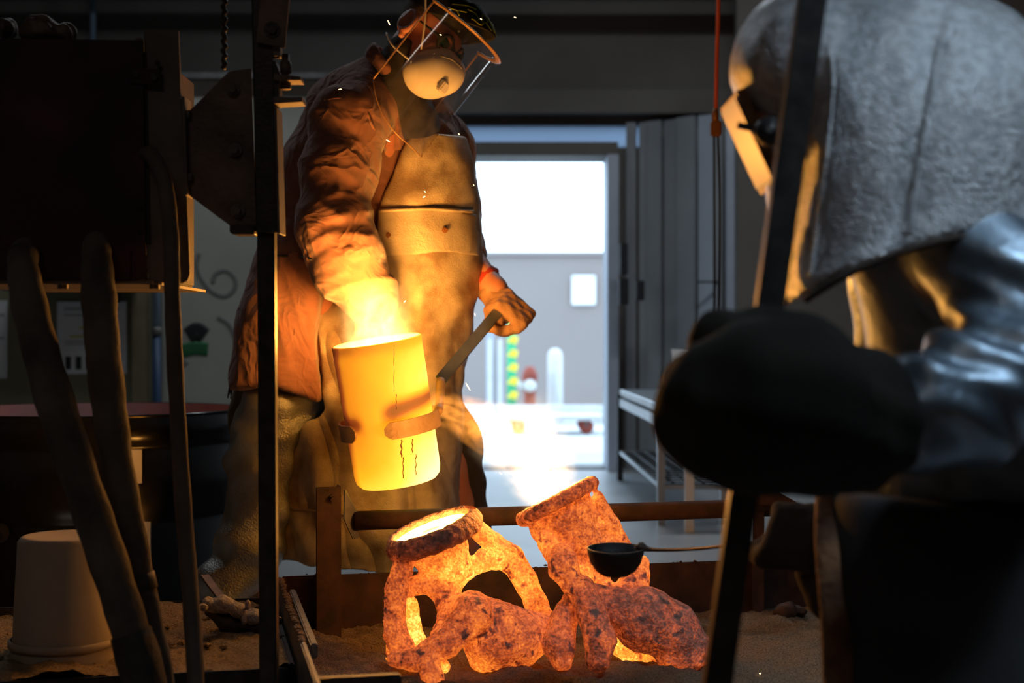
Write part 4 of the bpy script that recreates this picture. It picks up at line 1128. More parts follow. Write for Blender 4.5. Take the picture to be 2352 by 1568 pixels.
hem = pix_poly([(840, 60), (880, 150), (960, 240), (1120, 330), (1130, 640), (1000, 700), (735, 660), (728, 780), (742, 922), (680, 900), (640, 884), (520, 896), (480, 700), (520, 300), (720, 60)], JP)
def jacket_fn(X):
    d = smin(kf(X), tf(X)+.02, .05)
    d = smax(d, d_poly_xz(X, hem), .015)
    a = smin(arm(X), far(X), .02)
    return smin(d, a, .035)
def jacket_disp(v):
    def near(u, w_, Y, r): return np.exp(-(np.linalg.norm(v-P(u, w_, Y), axis=1)/r)**2)
    d = creases(v, .007, (1, .3, .25), .11, .30, 1.)+creases(v, .004, (.5, .4, .8), .09, .22, 7.)
    d = d+near(815, 620, 4.06, .15)*creases(v, .020, (-.30, .2, 1), .075, .26, 3.)
    d = d+near(790, 450, 4.08, .16)*creases(v, .010, (1, .1, .35), .085, .30, 5.)
    d = d+near(690, 720, 4.25, .20)*creases(v, .011, (1, .1, .25), .075, .35, 8.)
    d = d+near(1055, 500, 4.58, .22)*creases(v, .008, (.5, .2, 1), .07, .2, 21.)
    d = d+near(870, 300, 4.3, .12)*creases(v, .010, (1, .1, .7), .07, .3, 11.)
    return d
lo = P(500, 960, 4.5); hi = P(1150, 60, 4.4)
sdf_obj('jacket', jacket_fn, (lo[0], 3.9, lo[2]-.02), (hi[0]+.02, 4.86, hi[2]), .0075, M_jacket, man, jacket_disp, 1)
jfield = jacket_fn
# collar
cf = Field(.02)
nb = P(892, 170, 4.33); cdir = nrm(HW(-.02, 0, -.05)-nb)
cf.torus(nb+cdir*.012, nrm(cdir+np.array([.2, 0, 0])), .090, .010, .5, 2.4)
sdf_obj('collar', cf, nb-.2, nb+.22, .006, M_jacket, man, lambda v: folds(v, .004, [((1, .2, .3), .07, 0.), ((.2, 1, .1), .05, 1.)]))
ng = Field(.03); ng.cap(HW(.0, 0, -.075), P(905, 200, 4.33), .072, .095); ng.cap(P(905, 200, 4.33), P(955, 285, 4.36), .09, .07)
sdf_obj('neck_guard', ng, nb-.26, nb+.3, .008, M_collar, man, lambda v: creases(v, .006, (.3, .2, 1), .05, .15, 2.))
# lapel
lap = [hit(jfield, u, v)+np.array([.0, -.012, 0]) for u, v in ((918, 262), (950, 300), (925, 330), (905, 360))]
prism('lapel', [hit(jfield, 905, 345)+(0, -.008, 0), hit(jfield, 912, 262)+(0, -.02, 0), hit(jfield, 942, 290)+(0, -.03, 0), hit(jfield, 944, 312)+(0, -.03, 0), hit(jfield, 922, 345)+(0, -.02, 0)], (0, .006, 0), M_jacket, man)
def seam(name, pts, r, m, fn, off=.002, parent=man, n=6, flat=1.0):
    q = [hit(fn, u, v)+np.array([0, -off, 0]) for u, v in pts]
    return tube(name, q, r, m, parent, n, 8, flat)
seam('shoulder_seam', [(745, 232), (775, 226), (820, 227), (840, 250), (860, 300), (885, 345)], .004, M_jacket, jfield, .001)
# apron: offset of the torso form, trimmed to the apron outline
ap_poly = pix_poly([(942, 300), (1066, 300), (1088, 370), (1098, 480), (1106, 590), (1092, 690), (1060, 850), (1052, 1000), (1050, 1220), (1000, 1300), (880, 1310), (770, 1292), (640, 1290), (652, 1180), (672, 1040), (700, 985), (750, 935), (742, 860), (728, 760), (722, 650), (866, 640), (862, 560), (868, 480), (900, 400)], JP)
def apron_fn(X):
    d = tf(X)-.016
    sh = np.maximum(d, -(d+.014))
    sh = smax(sh, d_poly_xz(X, ap_poly), .006)
    return np.maximum(sh, X[1]-4.56)
def apron_disp(v):
    up = np.clip((v[:, 2]-P(0, 800, JP)[2])/.3, 0, 1)
    b = folds(v, .010, [((1, .2, .2), .16, .4), ((.8, .1, -.7), .2, 1.8), ((.2, 0, 1), .21, 3.)], .9)
    lowf = folds(v, .014, [((1, .3, .05), .17, 1.4), ((1, 0, .3), .11, .2)], .6)
    return b*.7+lowf*(1-up)*.8
lo = P(620, 1330, 4.3); hi = P(1130, 290, 4.4)
sdf_obj('apron', apron_fn, (lo[0]-.03, 4.05, lo[2]), (hi[0]+.05, 4.6, hi[2]), .0068, M_apron, man, apron_disp, 1)
afn = lambda X: tf(X)-.016
pk_poly = pix_poly([(868, 482), (980, 478), (1094, 484), (1100, 585), (1000, 580), (950, 590), (868, 586)], JP)
def pocket_fn(X):
    d = tf(X)-.026
    sh = np.maximum(d, -(d+.014))
    return np.maximum(smax(sh, d_poly_xz(X, pk_poly), .005), X[1]-4.5)
lo = P(850, 610, 4.3); hi = P(1120, 460, 4.4)
sdf_obj('apron_pocket', pocket_fn, (lo[0], 4.05, lo[2]), (hi[0]+.03, 4.55, hi[2]), .006, M_pocket, man, apron_disp, 1)
pfn = lambda X: tf(X)-.026
for u, v in ((893, 540), (1022, 528)): bolt('rivet', hit(pfn, u, v), (0.2, -1, .1), .006, .006, M_brass, man)
seam('pocket_welt', [(870, 484), (920, 482), (980, 480), (1040, 483), (1088, 486)], .005, M_pocket, pfn, .0)
seam('apron_hem_seam', [(668, 1168), (720, 1172), (770, 1180), (850, 1190)], .003, M_suede, afn, .006)
# waist strap and knot
seam('waist_strap', [(625, 588), (655, 588), (690, 590), (718, 596)], .010, M_collar, jfield, .0, n=5, flat=.4)
seam('side_seam', [(695, 610), (690, 660), (684, 710), (676, 770)], .004, M_jacket, jfield, .0)
# chaps / spats on the near leg
sp = Field(.05)
sp.chain([(672, 880, 4.40, .13), (640, 960, 4.38, .125), (612, 1060, 4.36, .112), (606, 1160, 4.34, .100), (580, 1250, 4.32, .098), (528, 1330, 4.28, .082), (495, 1395, 4.24, .068)])
sp_poly = pix_poly([(560, 890), (740, 910), (720, 985), (690, 1010), (660, 1180), (650, 1290), (690, 1440), (420, 1440), (440, 1340), (500, 1200), (490, 1000)], JP)
sdf_obj('legging', lambda X: smax(sp(X), d_poly_xz(X, sp_poly), .012), (P(420, 0, 4.4)[0]-.03, 4.05, .0), (P(760, 0, 4.4)[0], 4.65, P(0, 880, 4.4)[2]), .007, M_spat, man,
        lambda v: folds(v, .012, [((.3, .2, 1), .16, .5), ((.8, .1, .4), .13, 2.), ((-.4, .2, 1), .10, 4.)], .9))
tr = Field(.04)
tr.chain([(640, 850, 4.48, .13), (592, 950, 4.47, .085), (570, 1040, 4.46, .06)]); tr.chain([(700, 850, 4.50, .15), (705, 960, 4.50, .15), (690, 1040, 4.48, .12)])
sdf_obj('trouser', tr, P(500, 1150, 4.5)-(0, .35, 0), P(840, 720, 4.5)+(0, .25, 0), .009, M_tan, man, lambda v: folds(v, .008, [((1, .2, .3), .08, .5), ((1, 0, .1), .05, 2.)]))
tr2 = Field(.04)
tr2.chain([(900, 860, 4.55, .15), (1020, 1020, 4.66, .12), (1052, 1200, 4.68, .10), (1055, 1330, 4.68, .09)])
sdf_obj('trouser', tr2, (P(800, 0, 4.6)[0], 4.3, .06), (P(1160, 0, 4.6)[0], 4.9, .95), .010, M_trouser, man, lambda v: folds(v, .008, [((1, .2, .6), .09, .5), ((.3, 0, 1), .12, 2.)]))
for (u, v, Y, du) in ((560, 1410, 4.30, -70), (1060, 1390, 4.66, 60)):
    bt = Field(.03); a = P(u, v, Y); a[2] = .05; b_ = P(u+du, v, Y-.06); b_[2] = .042
    bt.cap(a, b_, .05, .042); bt.cap(a, a+(0, 0, .1), .05, .052)
    sdf_obj('boot', lambda X: np.maximum(bt(X), -X[2]+.002), np.minimum(a, b_)-.1, np.maximum(a, b_)+(.1, .1, .16), .008, M_boot, man)
# hanging frayed threads at the jacket hem
for i in range(7):
    u0 = 538+random.uniform(-6, 6)
    tube('loose_thread', [P(u0+2, 830+random.uniform(-10, 10), 4.40), P(u0-6, 870, 4.38), P(u0-9+random.uniform(-8, 6), 905+random.uniform(-5, 15), 4.38)], .0022, M_collar, man, 5, 6)
# far sleeve cuff (red) and gloves
fs_ = Field(.02); fs_.chain([(1085, 612, 4.53, .050), (1112, 645, 4.50, .046), (1142, 682, 4.46, .043)])
sdf_obj('sleeve_cuff', fs_, P(1010, 740, 4.5)-(0, .25, 0), P(1220, 560, 4.5)+(0, .2, 0), .006, M_redsleeve, man, lambda v: creases(v, .008, (.7, .2, -.7), .03, .1, 4.))
gf, W = glove_field(P(1158, 722, 4.42), nrm(h2-h0b), nrm(np.array([.55, -.55, .62])), .020, 1.12)
gf.chain([(1132, 672, 4.46, .044), (1148, 694, 4.445, .042), (1160, 708, 4.43, .036)])
gc = P(1158, 722, 4.42)
sdf_obj('glove', gf, gc-.15, gc+.15, .0048, M_glove_tan, man, lambda v: folds(v, .002, [((1, .2, .3), .03, 0.), ((.1, 1, .4), .024, 1.)]))
gf, W = glove_field(rh, (0, .1, 1), nrm(np.array([-.3, -.8, .3])), .014, 1.15)
gf.chain([(850, 672, 4.12, .055), (858, 705, 4.14, .052), (862, 725, 4.15, .045)])
sdf_obj('glove', gf, rh-.16, rh+.16, .005, M_glove_pale, man)
# mask
mk_ = Field(.02)
mk_.ell(HW(.105, 0, -.060), (.078, .072, .074), AX); mk_.ell(HW(.148, 0, -.056), (.045, .036, .056), AX)
mk_.ell(HW(.085, 0, -.088), (.070, .078, .062), AX)
def mask_fn(X): return smax(mk_(X), -d_ell(X, HW(.03, 0, -.02), (.070, .066, .11), AX), .006)
mask = sdf_obj('mask', mask_fn, hc-.2, hc+.24, .0042, M_mask, man)
R3 = Matrix((hf, hr, hu)).transposed()
vv = hit(mk_, 1018, 200); box('valve', vv+np.array([.0, -.002, 0]), (.02, .036, .036), M_mask, mask, R3, .004)
tube('nose_clip', [hit(mk_, 1012, 128)+(0, -.002, 0), hit(mk_, 1040, 138)+(0, -.002, 0), hit(mk_, 1062, 158)+(0, -.002, 0)], .003, M_grey_steel, mask, 4, 8)
tube('strap', [HW(.07, .062, -.045), HW(.03, .083, .03), HW(-.02, .092, .09)], .003, M_mask, mask, 6, 8)
tube('strap', [HW(.06, .064, -.085), HW(.0, .075, -.08), HW(-.06, .06, -.06)], .003, M_mask, mask, 6, 8)
# goggles
gg = thing  # (kept simple: frame with two lenses)
gfld = Field(.01)
for s in (-1, 1): gfld.torus(HW(.098, s*.034, .006), nrm(hf+hr*s*.25), .026, .006, .5, 1.4)
gfld.cap(HW(.112, -.01, .008), HW(.112, .01, .008), .005, .005)
for s in (-1, 1): gfld.cap(HW(.09, s*.060, .01), HW(.02, s*.084, .012), .005, .004)
gog = sdf_obj('goggles', gfld, hc-.16, hc+.2, .0038, M_goggle, man)
for s in (-1, 1):
    n = nrm(hf+hr*s*.25); lathe('lens', [(0, .010), (.012, .008), (.022, .003), (.026, 0), (0, -.002)], HW(.096, s*.034, .006), n, M_lens, gog, 24)
    for v_ in (0,): lathe('eye', [(0, .012), (.006, .0105), (.011, .006), (.012, 0), (0, -.012)], HW(.078, s*.032, .004), hf, M_paper, man, 16)
# cap with curved bill and lime writing
capf = lambda X: smax(d_ell(X, HW(-.002, 0, .062), (.118, .094, .104), AX), -((X[0]-hc[0])*hu[0]+(X[1]-hc[1])*hu[1]+(X[2]-hc[2])*hu[2]-.052), .01)
cap_o = sdf_obj('cap', capf, hc-.18, hc+.22, .006, M_cap, man)
BC = HW(.055, 0, .062)
def bill_pt(a, s, off=0.0):
    """a: angle about the head axis from forward, s: 0 at the cap .. 1 at the brim edge"""
    r = .060+.095*s
    rr = .112+.100*s*math.cos(a)**2
    drop = .075*math.sin(a)**2+.018*s*s
    return HW(-.004, 0, .055)+hf*(rr*math.cos(a))+hr*(.098*math.sin(a)*(1+.05*s))+hu*(.098-drop-.030*s+off)
vs = []; fs = []; na, ns = 24, 8
for lay in (0, 1):
    for i in range(na+1):
        for j in range(ns+1): vs.append(bill_pt(-1.35+2.7*i/na, j/ns, .004*lay))
k1 = (na+1)*(ns+1)
for i in range(na):
    for j in range(ns):
        q = i*(ns+1)+j; fs.append((q, q+1, q+ns+2, q+ns+1)); q += k1; fs.append((q, q+ns+1, q+ns+2, q+1))
for i in range(na): q = i*(ns+1)+ns; fs.append((q, k1+q, k1+q+ns+1, q+ns+1))
mesh_obj('cap_bill', vs, fs, M_cap, cap_o, True)
# visor (face shield): part of a cylinder round the head axis
VR, VA, V0, V1 = .150, 1.45, .072, -.262
VC = (0.05, 0, 0)
def vis_pt(a, z, r=VR): return HW(VC[0]+r*math.cos(a)*1.02, r*.92*math.sin(a), z)
vs = []; fs = []; na, nz = 48, 10
for i in range(na+1):
    a = -VA+2*VA*i/na
    s = abs(a)/VA
    zb = V1+.075*max(0, (s-.25)/.75)**2.2
    for j in range(nz+1): vs.append(vis_pt(a, V0+(zb-V0)*j/nz))
for i in range(na):
    for j in range(nz): q = i*(nz+1)+j; fs.append((q, q+1, q+nz+2, q+nz+1))
vis = mesh_obj('face_shield', vs, fs, M_visor, man, True)
top = [vis_pt(-VA+2*VA*i/24, V0-.008, VR+.002) for i in range(25)]
tube('brow_band', top, .013, M_amber, vis, 2, 8, flat=.35, up=hu)
edge = [vs[i*(nz+1)+nz] for i in range(na+1)]
tube('rim', edge, .0016, M_amber, vis, 1, 6)
for sgn_ in (0, na): tube('rim', [vs[sgn_*(nz+1)+j] for j in range(nz+1)], .0028, M_amber, vis, 1, 6)
for i in range(-5, 6): bolt('snap', vis_pt(i*.24, V0-.008, VR+.004), nrm(vis_pt(i*.24, 0, 1)-vis_pt(i*.24, 0, 0)), .0035, .003, M_brass, vis, False)
# lime letters on the bill / cap front
def letter(pts, r=.0018):
    q = [bill_pt(a, s, .0055) for a, s in pts]
    tube('lime_stroke', q, r, M_lime, cap_o, 4, 6)
for st_ in ([(.95, .55), (.8, .62), (.62, .6)], [(.78, .62), (.74, .85)], [(.60, .45), (.46, .55), (.42, .8), (.55, .85)], [(.52, .82), (.40, .95), (.30, .82)],
            [(.35, .9), (.30, .5), (.20, .55), (.22, .75), (.33, .78)], [(.26, .78), (.16, .98)], [(.12, .5), (.06, .98)], [(.02, .6), (-.02, .98), (-.08, .62)], [(-.12, .6), (-.14, .97)], [(.9, .3), (.6, .25), (.4, .35)]):
    letter(st_)

# ------------------------------------------------------------------ the hooded worker
hw = thing('person', 'worker in a silver aluminised hood and dark apron gripping a steel bar', 'person', (P(2250, 0, 2.15)[0], 2.15, 0))
WY = 2.12
def hood_form(X):
    c = P(2095, 330, WY)
    d = d_ell(X, c, (.218, .20, .226))
    d = smin(d, d_cap(X, P(2100, 330, WY), P(2120, 720, WY), .205, .235, (1, .9, 1)), .06)
    fp = P(1893, 300, WY-.15); n = nrm((-.93, -.22, .06))
    pl = (X[0]-fp[0])*n[0]+(X[1]-fp[1])*n[1]+(X[2]-fp[2])*n[2]
    d = smax(d, pl, .02)
    hd = d_ell(X, P(1842, 150, WY+.02), (.108, .135, .112), (nrm((.9, 0, .3)), (0, 1, 0), nrm((-.3, 0, .9))))
    hd = smax(hd, -((X[0]-P(1690, 200, WY)[0])*-.86+(X[2]-P(1690, 200, WY)[2])*-.5)*-1, .01)
    return smin(d, hd, .025)
hem_poly = pix_poly([(1560, -200), (2700, -200), (2700, 500), (2352, 528), (2200, 538), (2060, 580), (1940, 632), (1850, 690), (1808, 730), (1780, 560), (1640, 420)], WY-.16)
SEAM = [P(u, v, WY-.19) for u, v in ((2172, 20), (2150, 160), (2125, 300), (2100, 440), (2086, 580))]
def hood_fn(X):
    d = hood_form(X)
    sd = None
    for a_, b2 in zip(SEAM, SEAM[1:]):
        e_ = d_cap(X, a_, b2, 0, 0, (1, 3, 1)); sd = e_ if sd is None else np.minimum(sd, e_)
    d = d+.014*np.exp(-(sd/.022)**2)
    sh = np.maximum(d, -(d+.012))
    return smax(sh, d_poly_xz(X, hem_poly), .006)
lo = P(1640, 760, WY-.2); hi = P(2560, -60, WY)
sdf_obj('hood', hood_fn, (lo[0]-.03, WY-.27, lo[2]), (hi[0], WY+.27, hi[2]+.05), .0062, M_alu, hw,
        lambda v: creases(v, .006, (1, .2, .25), .13, .4, 6.), 1)
seam('hood_seam', [(2170, 60), (2150, 160), (2125, 300), (2100, 440), (2088, 545)], .0035, M_alu, hood_form, .0, hw, 8)
seam('hood_fold', [(1903, 110), (1916, 190), (1900, 350), (1882, 500), (1862, 640)], .005, M_alu, hood_form, .0, hw, 8)
seam('hem_binding', [(1850, 690), (1940, 635), (2060, 582), (2200, 545), (2340, 532)], .005, M_under, hood_form, .0, hw, 8)
# visor frame and knob
M_visorframe = mat('brown_visor_frame', (.16, .075, .028), .45, .1, (.2, .1, .04), 20)
vf = P(1690, 208, WY-.02); vg = P(1790, 425, WY-.02); dv = nrm(vg-vf); nv = nrm(np.array([-dv[2], 0, dv[0]]))
vfr = prism('visor_frame', [vf, vg, vg+np.array([.012, 0, .004]), vf+np.array([.014, 0, .006])], (0, .16, 0), M_visorframe, hw, .002)
prism('visor_lens', [vf+dv*.01+(-.002, .01, 0), vg-dv*.01+(-.002, .01, 0), vg-dv*.01+(-.004, .01, 0), vf+dv*.01+(-.004, .01, 0)], (0, .14, 0), M_goggle, vfr)
kb = P(1766, 303, WY-.075)
lathe('hinge_knob', [(0, 0), (.020, 0), (.022, .006), (.018, .016), (.010, .018), (.009, .024), (0, .024)], kb, (0, -1, 0), M_plastic, hw, 18)
bolt('hinge_screw', kb+np.array([-.004, -.023, 0]), (0, -1, 0), .005, .004, M_grey_steel, hw, False)
bar('hinge_arm', kb+(0, .005, 0), kb+nrm(vf-kb)*.02+(-.03, .02, .0), .012, .01, M_plastic, hw)
# body (head, neck, torso, arms, legs in one)
wb = Field(.04)
wb.ell(P(1850, 190, WY+.02), (.085, .08, .09)); wb.ell(P(1815, 235, WY+.02), (.055, .055, .07))
wb.chain([(1880, 260, WY+.02, .055), (2010, 400, WY+.03, .065), (2180, 480, WY+.04, .12), (2290, 750, WY+.06, .14), (2290, 1100, WY+.06, .14)])
wb.chain([(2180, 470, WY, .08), (2240, 540, WY-.12, .065), (2400, 820, WY-.18, .05), (2230, 930, WY-.26, .042), (2090, 950, 1.84, .036)])
wb.chain([(2150, 480, WY+.1, .08), (2080, 600, WY+.22, .065), (2060, 1000, WY+.34, .05), (1960, 1230, WY+.36, .04), (1900, 1270, WY+.35, .036)])
wb.chain([(2230, 1150, WY+.0, .10), (2170, 1500, WY-.02, .085), (2170, 1900, WY, .06), (2170, 2050, WY, .05)])
wb.chain([(2360, 1150, WY+.1, .10), (2380, 1500, WY+.12, .085), (2390, 1850, WY+.14, .06), (2390, 1980, WY+.14, .05)])
sdf_obj('body', wb, (.33, 1.7, .03), (1.0, 2.72, 1.36), .010, M_skin, hw, None, 2)
# jacket with sleeves
wj = Field(.05)
wj.chain([(2120, 470, WY+.04, .15), (2290, 700, WY+.06, .185), (2300, 1000, WY+.06, .19), (2290, 1150, WY+.05, .195)])
sl = Field(.04)
sl.chain([(2210, 540, WY-.10, .088), (2330, 680, WY-.17, .085), (2400, 800, WY-.20, .088), (2300, 880, WY-.24, .082), (2180, 930, WY-.27, .076), (2090, 955, 1.85, .068)])
sl2 = Field(.04)
sl2.chain([(2130, 520, WY+.14, .09), (2080, 640, WY+.22, .085), (2060, 1000, WY+.34, .07), (1975, 1210, WY+.36, .055)])
jp2 = pix_poly([(1700, 300), (2900, 300), (2900, 1140), (2352, 1185), (2200, 1190), (2060, 1170), (1880, 1120)], WY-.1)
def wjacket(X):
    return smin(smin(smax(wj(X), d_poly_xz(X, jp2), .01), sl(X), .03), sl2(X), .03)
def wj_disp(v):
    wA = np.exp(-(np.linalg.norm(v-P(2230, 850, WY-.25), axis=1)/.14)**2)
    return folds(v, .007, [((1, .2, .4), .13, .4), ((.3, .3, 1), .18, 2.)], .8)+wA*folds(v, .017, [((1, .2, .9), .07, .9), ((.8, .1, -.3), .09, 2.2), ((.4, .1, 1), .05, 4.)], .7)
sdf_obj('jacket', wjacket, (.40, 1.68, .55), (1.08, 2.70, 1.22), .0078, M_alu_sleeve, hw, wj_disp, 1)
# apron: dark skirt with firelight on its front edge put in as brown
wa = Field(.05)
wa.chain([(2215, 1080, WY+.04, .19), (2215, 1300, WY+.03, .195), (2225, 1568, WY+.03, .20), (2230, 1900, WY+.03, .205)])
sdf_obj('apron', lambda X: smax(wa(X), X[2]-P(0, 1130, WY)[2], .02), (.38, 1.8, .16), (1.02, 2.45, .72), .010, M_workwear, hw, lambda v: folds(v, .008, [((1, .3, .1), .16, .4), ((.9, .5, 0), .11, 2.)]))
he = [hit(wa, u, v, 1.5)+np.array([-.004, .0, 0]) for u, v in ((1912, 1128), (1915, 1250), (1930, 1400), (1945, 1568))]
he.append(he[-1]+np.array([.02, 0, -.25]))
tube('apron_firelit_edge', he, [.022, .024, .026, .030, .03], M_edge_firelit, hw, 8, 12, flat=.5)
for (u, Y) in ((2170, WY), (2390, WY+.14)):
    a = P(u, 0, Y); a[2] = .05; b_ = a+np.array([-.12, .04, -.008]); bt = Field(.03); bt.cap(a, b_, .05, .042); bt.cap(a, a+(0, 0, .14), .05, .055)
    sdf_obj('boot', lambda X: np.maximum(bt(X), -X[2]+.002), np.minimum(a, b_)-.1, np.maximum(a, b_)+(.1, .1, .2), .009, M_boot, hw)
# steel bar
BYs = 1.86
bt0 = P(1872, -60, BYs); bt1 = P(1647, 1568, BYs); dirb = nrm(bt1-bt0); bend = bt0+dirb*((bt0[2])/(-dirb[2]))
bo = thing('steel_bar', 'long dark square steel bar gripped upright in the black mitt', 'bar', bend)
bar('shaft', bt0-dirb*.25, bend+np.array([0, 0, .0]), .036, .030, M_dark_steel, bo, up=(0, 1, 0), bev=.002)
bar('end_cap', bend-dirb*.03, bend-dirb*.0, .040, .034, M_dark_steel, bo, up=(0, 1, 0), bev=.002)
# near mitt on the bar
def bar_at(v): s = (P(0, v, BYs)[2]-bt0[2])/dirb[2]; return bt0+dirb*s
gcn = bar_at(925)
g = Field(.035)
g.chain([(1535, 955, 1.80, .016), (1640, 925, 1.77, .066), (1740, 905, 1.76, .084), (1840, 925, 1.77, .088), (1920, 955, 1.79, .085)])
g.chain([(1600, 985, 1.80, .045), (1700, 1010, 1.79, .060), (1850, 1040, 1.80, .055)])
g.chain([(1750, 830, 1.80, .045), (1860, 820, 1.80, .040)])
# curled fingers beyond the bar, thumb over the top
for i, vv_ in enumerate((850, 905, 960, 1010)):
    g.chain([(1600+i*6, vv_+15, 1.80, .022), (1575+i*10, vv_+10, 1.87, .021), (1640+i*6, vv_+12, 1.91, .019), (1700, vv_+12, 1.905, .017)])
g.chain([(1840, 800, 1.80, .035), (1740, 768, 1.83, .026), (1650, 762, 1.88, .024), (1630, 778, 1.90, .02)])
mit = sdf_obj('mitt', g, P(1480, 1200, 1.8)-(0, .16, 0), P(2080, 700, 1.8)+(0, .17, 0), .0055, M_mitt, hw, lambda v: folds(v, .003, [((1, .2, .3), .09, .4), ((.3, 0, 1), .07, 2.)]))
cu = Field(.02); cu.chain([(1925, 955, 1.79, .092), (1950, 962, 1.80, .094)])
sdf_obj('mitt_cuff', cu, P(1880, 1200, 1.8)-(0, .16, 0), P(2180, 750, 1.8)+(0, .16, 0), .0065, M_mitt, mit, lambda v: folds(v, .004, [((1, .2, .3), .05, .4), ((.3, 0, 1), .06, 2.)]))
# far glove on the spoon handle
fh = P(1845, 1238, 2.50)
gf, W = glove_field(fh, (1, -.6, 0), (.1, -.7, .6), .006, 1.25)
gf.chain([(1868, 1260, 2.49, .038), (1895, 1310, 2.47, .05), (1920, 1360, 2.46, .055)])
gf.chain([(1868, 1250, 2.49, .036), (1900, 1235, 2.47, .045), (1960, 1225, 2.46, .05)])
sdf_obj('glove', gf, fh-.18, fh+.2, .006, M_under, hw)

# ------------------------------------------------------------------ flames, smoke, sparks
def vol_mat(name, col, em, dens, nscale, low=.42, high=.75, scat=(.8, .75, .7), pw=1.5, base=.25, zs=1.6):
    """local z runs along the plume 0..1; radius 1 at the rim of the hull"""
    m = bpy.data.materials.new(name); m.use_nodes = True; nt = m.node_tree; N = nt.nodes; L = nt.links
    N.remove(N['Principled BSDF']); out = N['Material Output']
    pv = N.new('ShaderNodeVolumePrincipled'); pv.inputs['Color'].default_value = (*scat, 1); pv.inputs['Emission Color'].default_value = (*col, 1)
    pv.inputs['Anisotropy'].default_value = .2
    tc = N.new('ShaderNodeTexCoord'); sp = N.new('ShaderNodeSeparateXYZ'); L.new(tc.outputs['Object'], sp.inputs[0])
    r2 = math_node(N, L, 'ADD', math_node(N, L, 'MULTIPLY', sp.outputs[0], sp.outputs[0]), math_node(N, L, 'MULTIPLY', sp.outputs[1], sp.outputs[1]))
    prof = math_node(N, L, 'ADD', math_node(N, L, 'MULTIPLY', sp.outputs[2], 1-base), base)     # hull radius grows along z
    rr = math_node(N, L, 'DIVIDE', math_node(N, L, 'SQRT', r2), prof)
    fall = math_node(N, L, 'POWER', math_node(N, L, 'SUBTRACT', 1.0, rr, True), pw)
    zf = math_node(N, L, 'SUBTRACT', 1.0, sp.outputs[2], True)
    n = N.new('ShaderNodeTexNoise'); n.inputs['Scale'].default_value = nscale; n.inputs['Detail'].default_value = 5; n.inputs['Distortion'].default_value = 1.4
    mp = N.new('ShaderNodeMapping'); mp.inputs['Scale'].default_value = (1, 1, zs); L.new(tc.outputs['Object'], mp.inputs['Vector']); L.new(mp.outputs[0], n.inputs['Vector'])
    mr = N.new('ShaderNodeMapRange'); mr.inputs['From Min'].default_value = low; mr.inputs['From Max'].default_value = high; L.new(n.outputs['Fac'], mr.inputs['Value'])
    d = math_node(N, L, 'MULTIPLY', math_node(N, L, 'MULTIPLY', fall, mr.outputs['Result']), math_node(N, L, 'POWER', zf, .8))
    L.new(math_node(N, L, 'MULTIPLY', d, dens), pv.inputs['Density'])
    L.new(math_node(N, L, 'MULTIPLY', d, em), pv.inputs['Emission Strength'])
    L.new(pv.outputs[0], out.inputs['Volume']); return m
def plume(name, label, cat, a, b_, R0, m, base=.25):
    a = np.asarray(a); b_ = np.asarray(b_); Lh = float(np.linalg.norm(b_-a))
    prof = [(0, 0)]+[(base+(1-base)*t, t) for t in (0, .25, .5, .75, 1.0)]+[(0, 1.0)]
    v, f = lathe_data(prof, 24)
    o = mesh_obj(name, v, f, m, None, True, label=label, cat=cat)
    bm = bmesh.new(); bm.from_mesh(o.data); bmesh.ops.remove_doubles(bm, verts=bm.verts, dist=1e-6); bmesh.ops.recalc_face_normals(bm, faces=bm.faces); bm.to_mesh(o.data); bm.free()
    x, y, z = frame_from(b_-a)
    M4 = Matrix.Identity(4)
    for i in range(3): M4[i][0] = x[i]*R0; M4[i][1] = y[i]*R0; M4[i][2] = z[i]*Lh; M4[i][3] = a[i]
    o.matrix_world = M4; return o
M_fl1 = vol_mat('white_flame', (1.0, .56, .16), 105.0, 1.0, 1.8, .34, .6, base=1.0)
M_fl2 = vol_mat('cup_flame', (1.0, .66, .36), 130.0, 1.5, 2.2, .42, .68, pw=1.5, base=.5)
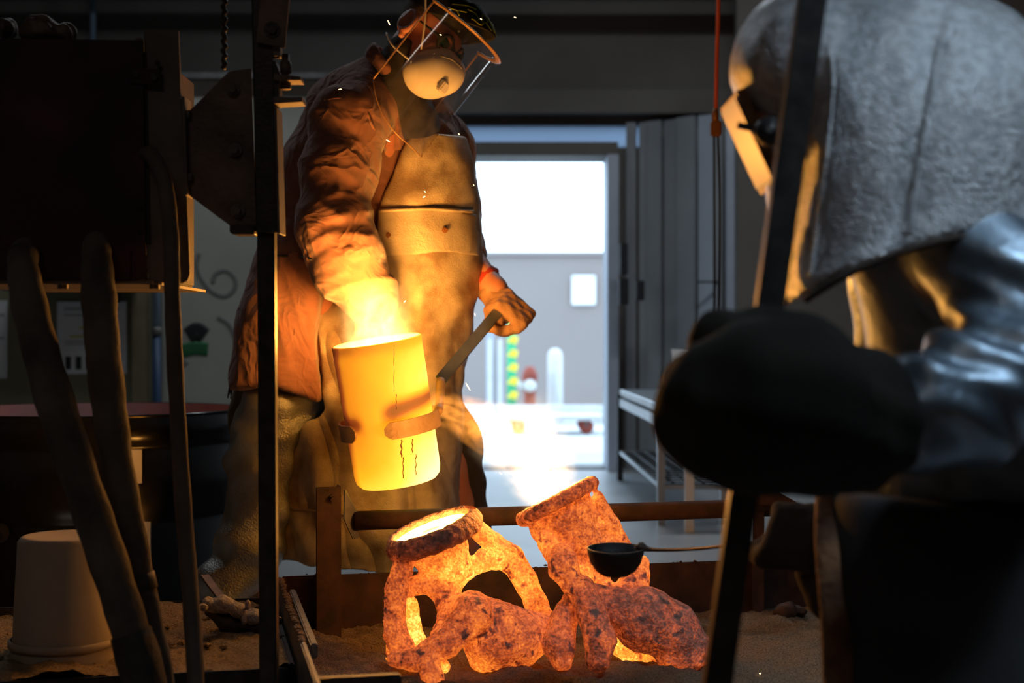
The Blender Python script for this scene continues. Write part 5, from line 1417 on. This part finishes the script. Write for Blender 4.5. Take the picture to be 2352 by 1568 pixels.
M_sm = vol_mat('glowing_smoke', (1.0, .34, .045), 85.0, 2.5, 2.0, .40, .70, (.9, .75, .6), 1.0, base=.35, zs=2.2)  # orange firelight on the smoke put in as its own emission
plume('flame', 'white-hot flame and fume rising from the mouth of the crucible', 'flame', rim_c-laxis*.02+np.array([.0, .0, 0]), rim_c+np.array([-.01, .03, .16]), .112, M_fl1, 1.0)
plume('flame', 'pale flame rising from the tilted cup of the duller mould', 'flame', cup2-n2*.01, P(1175, 965, 3.62), .155, M_fl2, .5)
plume('smoke', 'orange self-glowing smoke streaming from the crucible ring towards the doorway', 'smoke', P(985, 925, 4.0), P(1260, 1035, 3.85), .12, M_sm, .35)
for i, (u, v, L_, ang) in enumerate(((893, 52, 12, 65), (1183, 40, 5, 20), (781, 205, 7, -10), (891, 323, 9, 30), (976, 440, 5, 40), (974, 452, 6, -30), (1091, 722, 6, 80), (1075, 888, 20, 60), (1272, 985, 30, 75), (1150, 1087, 6, 30), (1186, 1092, 7, 30), (1312, 1086, 6, 60), (1746, 1530, 4, 0), (930, 692, 6, -40), (1012, 80, 5, 20), (1105, 44, 5, 40), (1054, 308, 4, 40), (1088, 425, 3, 60), (1262, 948, 9, 70), (1118, 1016, 5, 20))):
    Y = 3.9 if u < 1700 else 3.25
    a = math.radians(ang); p = P(u, v, Y); h = L_/2*Y/F
    d = np.array([math.cos(a), 0, -math.sin(a)])*h
    if u > 1700: p[2] = SANDZ+.012
    tube('spark', [p-d, p-d*.3, p+d*.4, p+d], [.0005, .0013, .0013, .0005], M_spark, None, 2, 6, label='tiny bright spark flying from the molten metal', cat='spark', group='sparks in the air')

def flame_light(name, p, e, r, col=(1.0, .40, .065)):
    l = bpy.data.lights.new(name, 'POINT'); l.energy = e; l.shadow_soft_size = r; l.color = col
    o = bpy.data.objects.new(name, l); COL.objects.link(o); o.location = V(p); return o
flame_light('crucible_flame_light', rim_c+np.array([.01, -.03, .06]), 38.0, .07)
flame_light('cup_flame_light', cup2+np.array([-.03, .01, .07]), 8.0, .04)
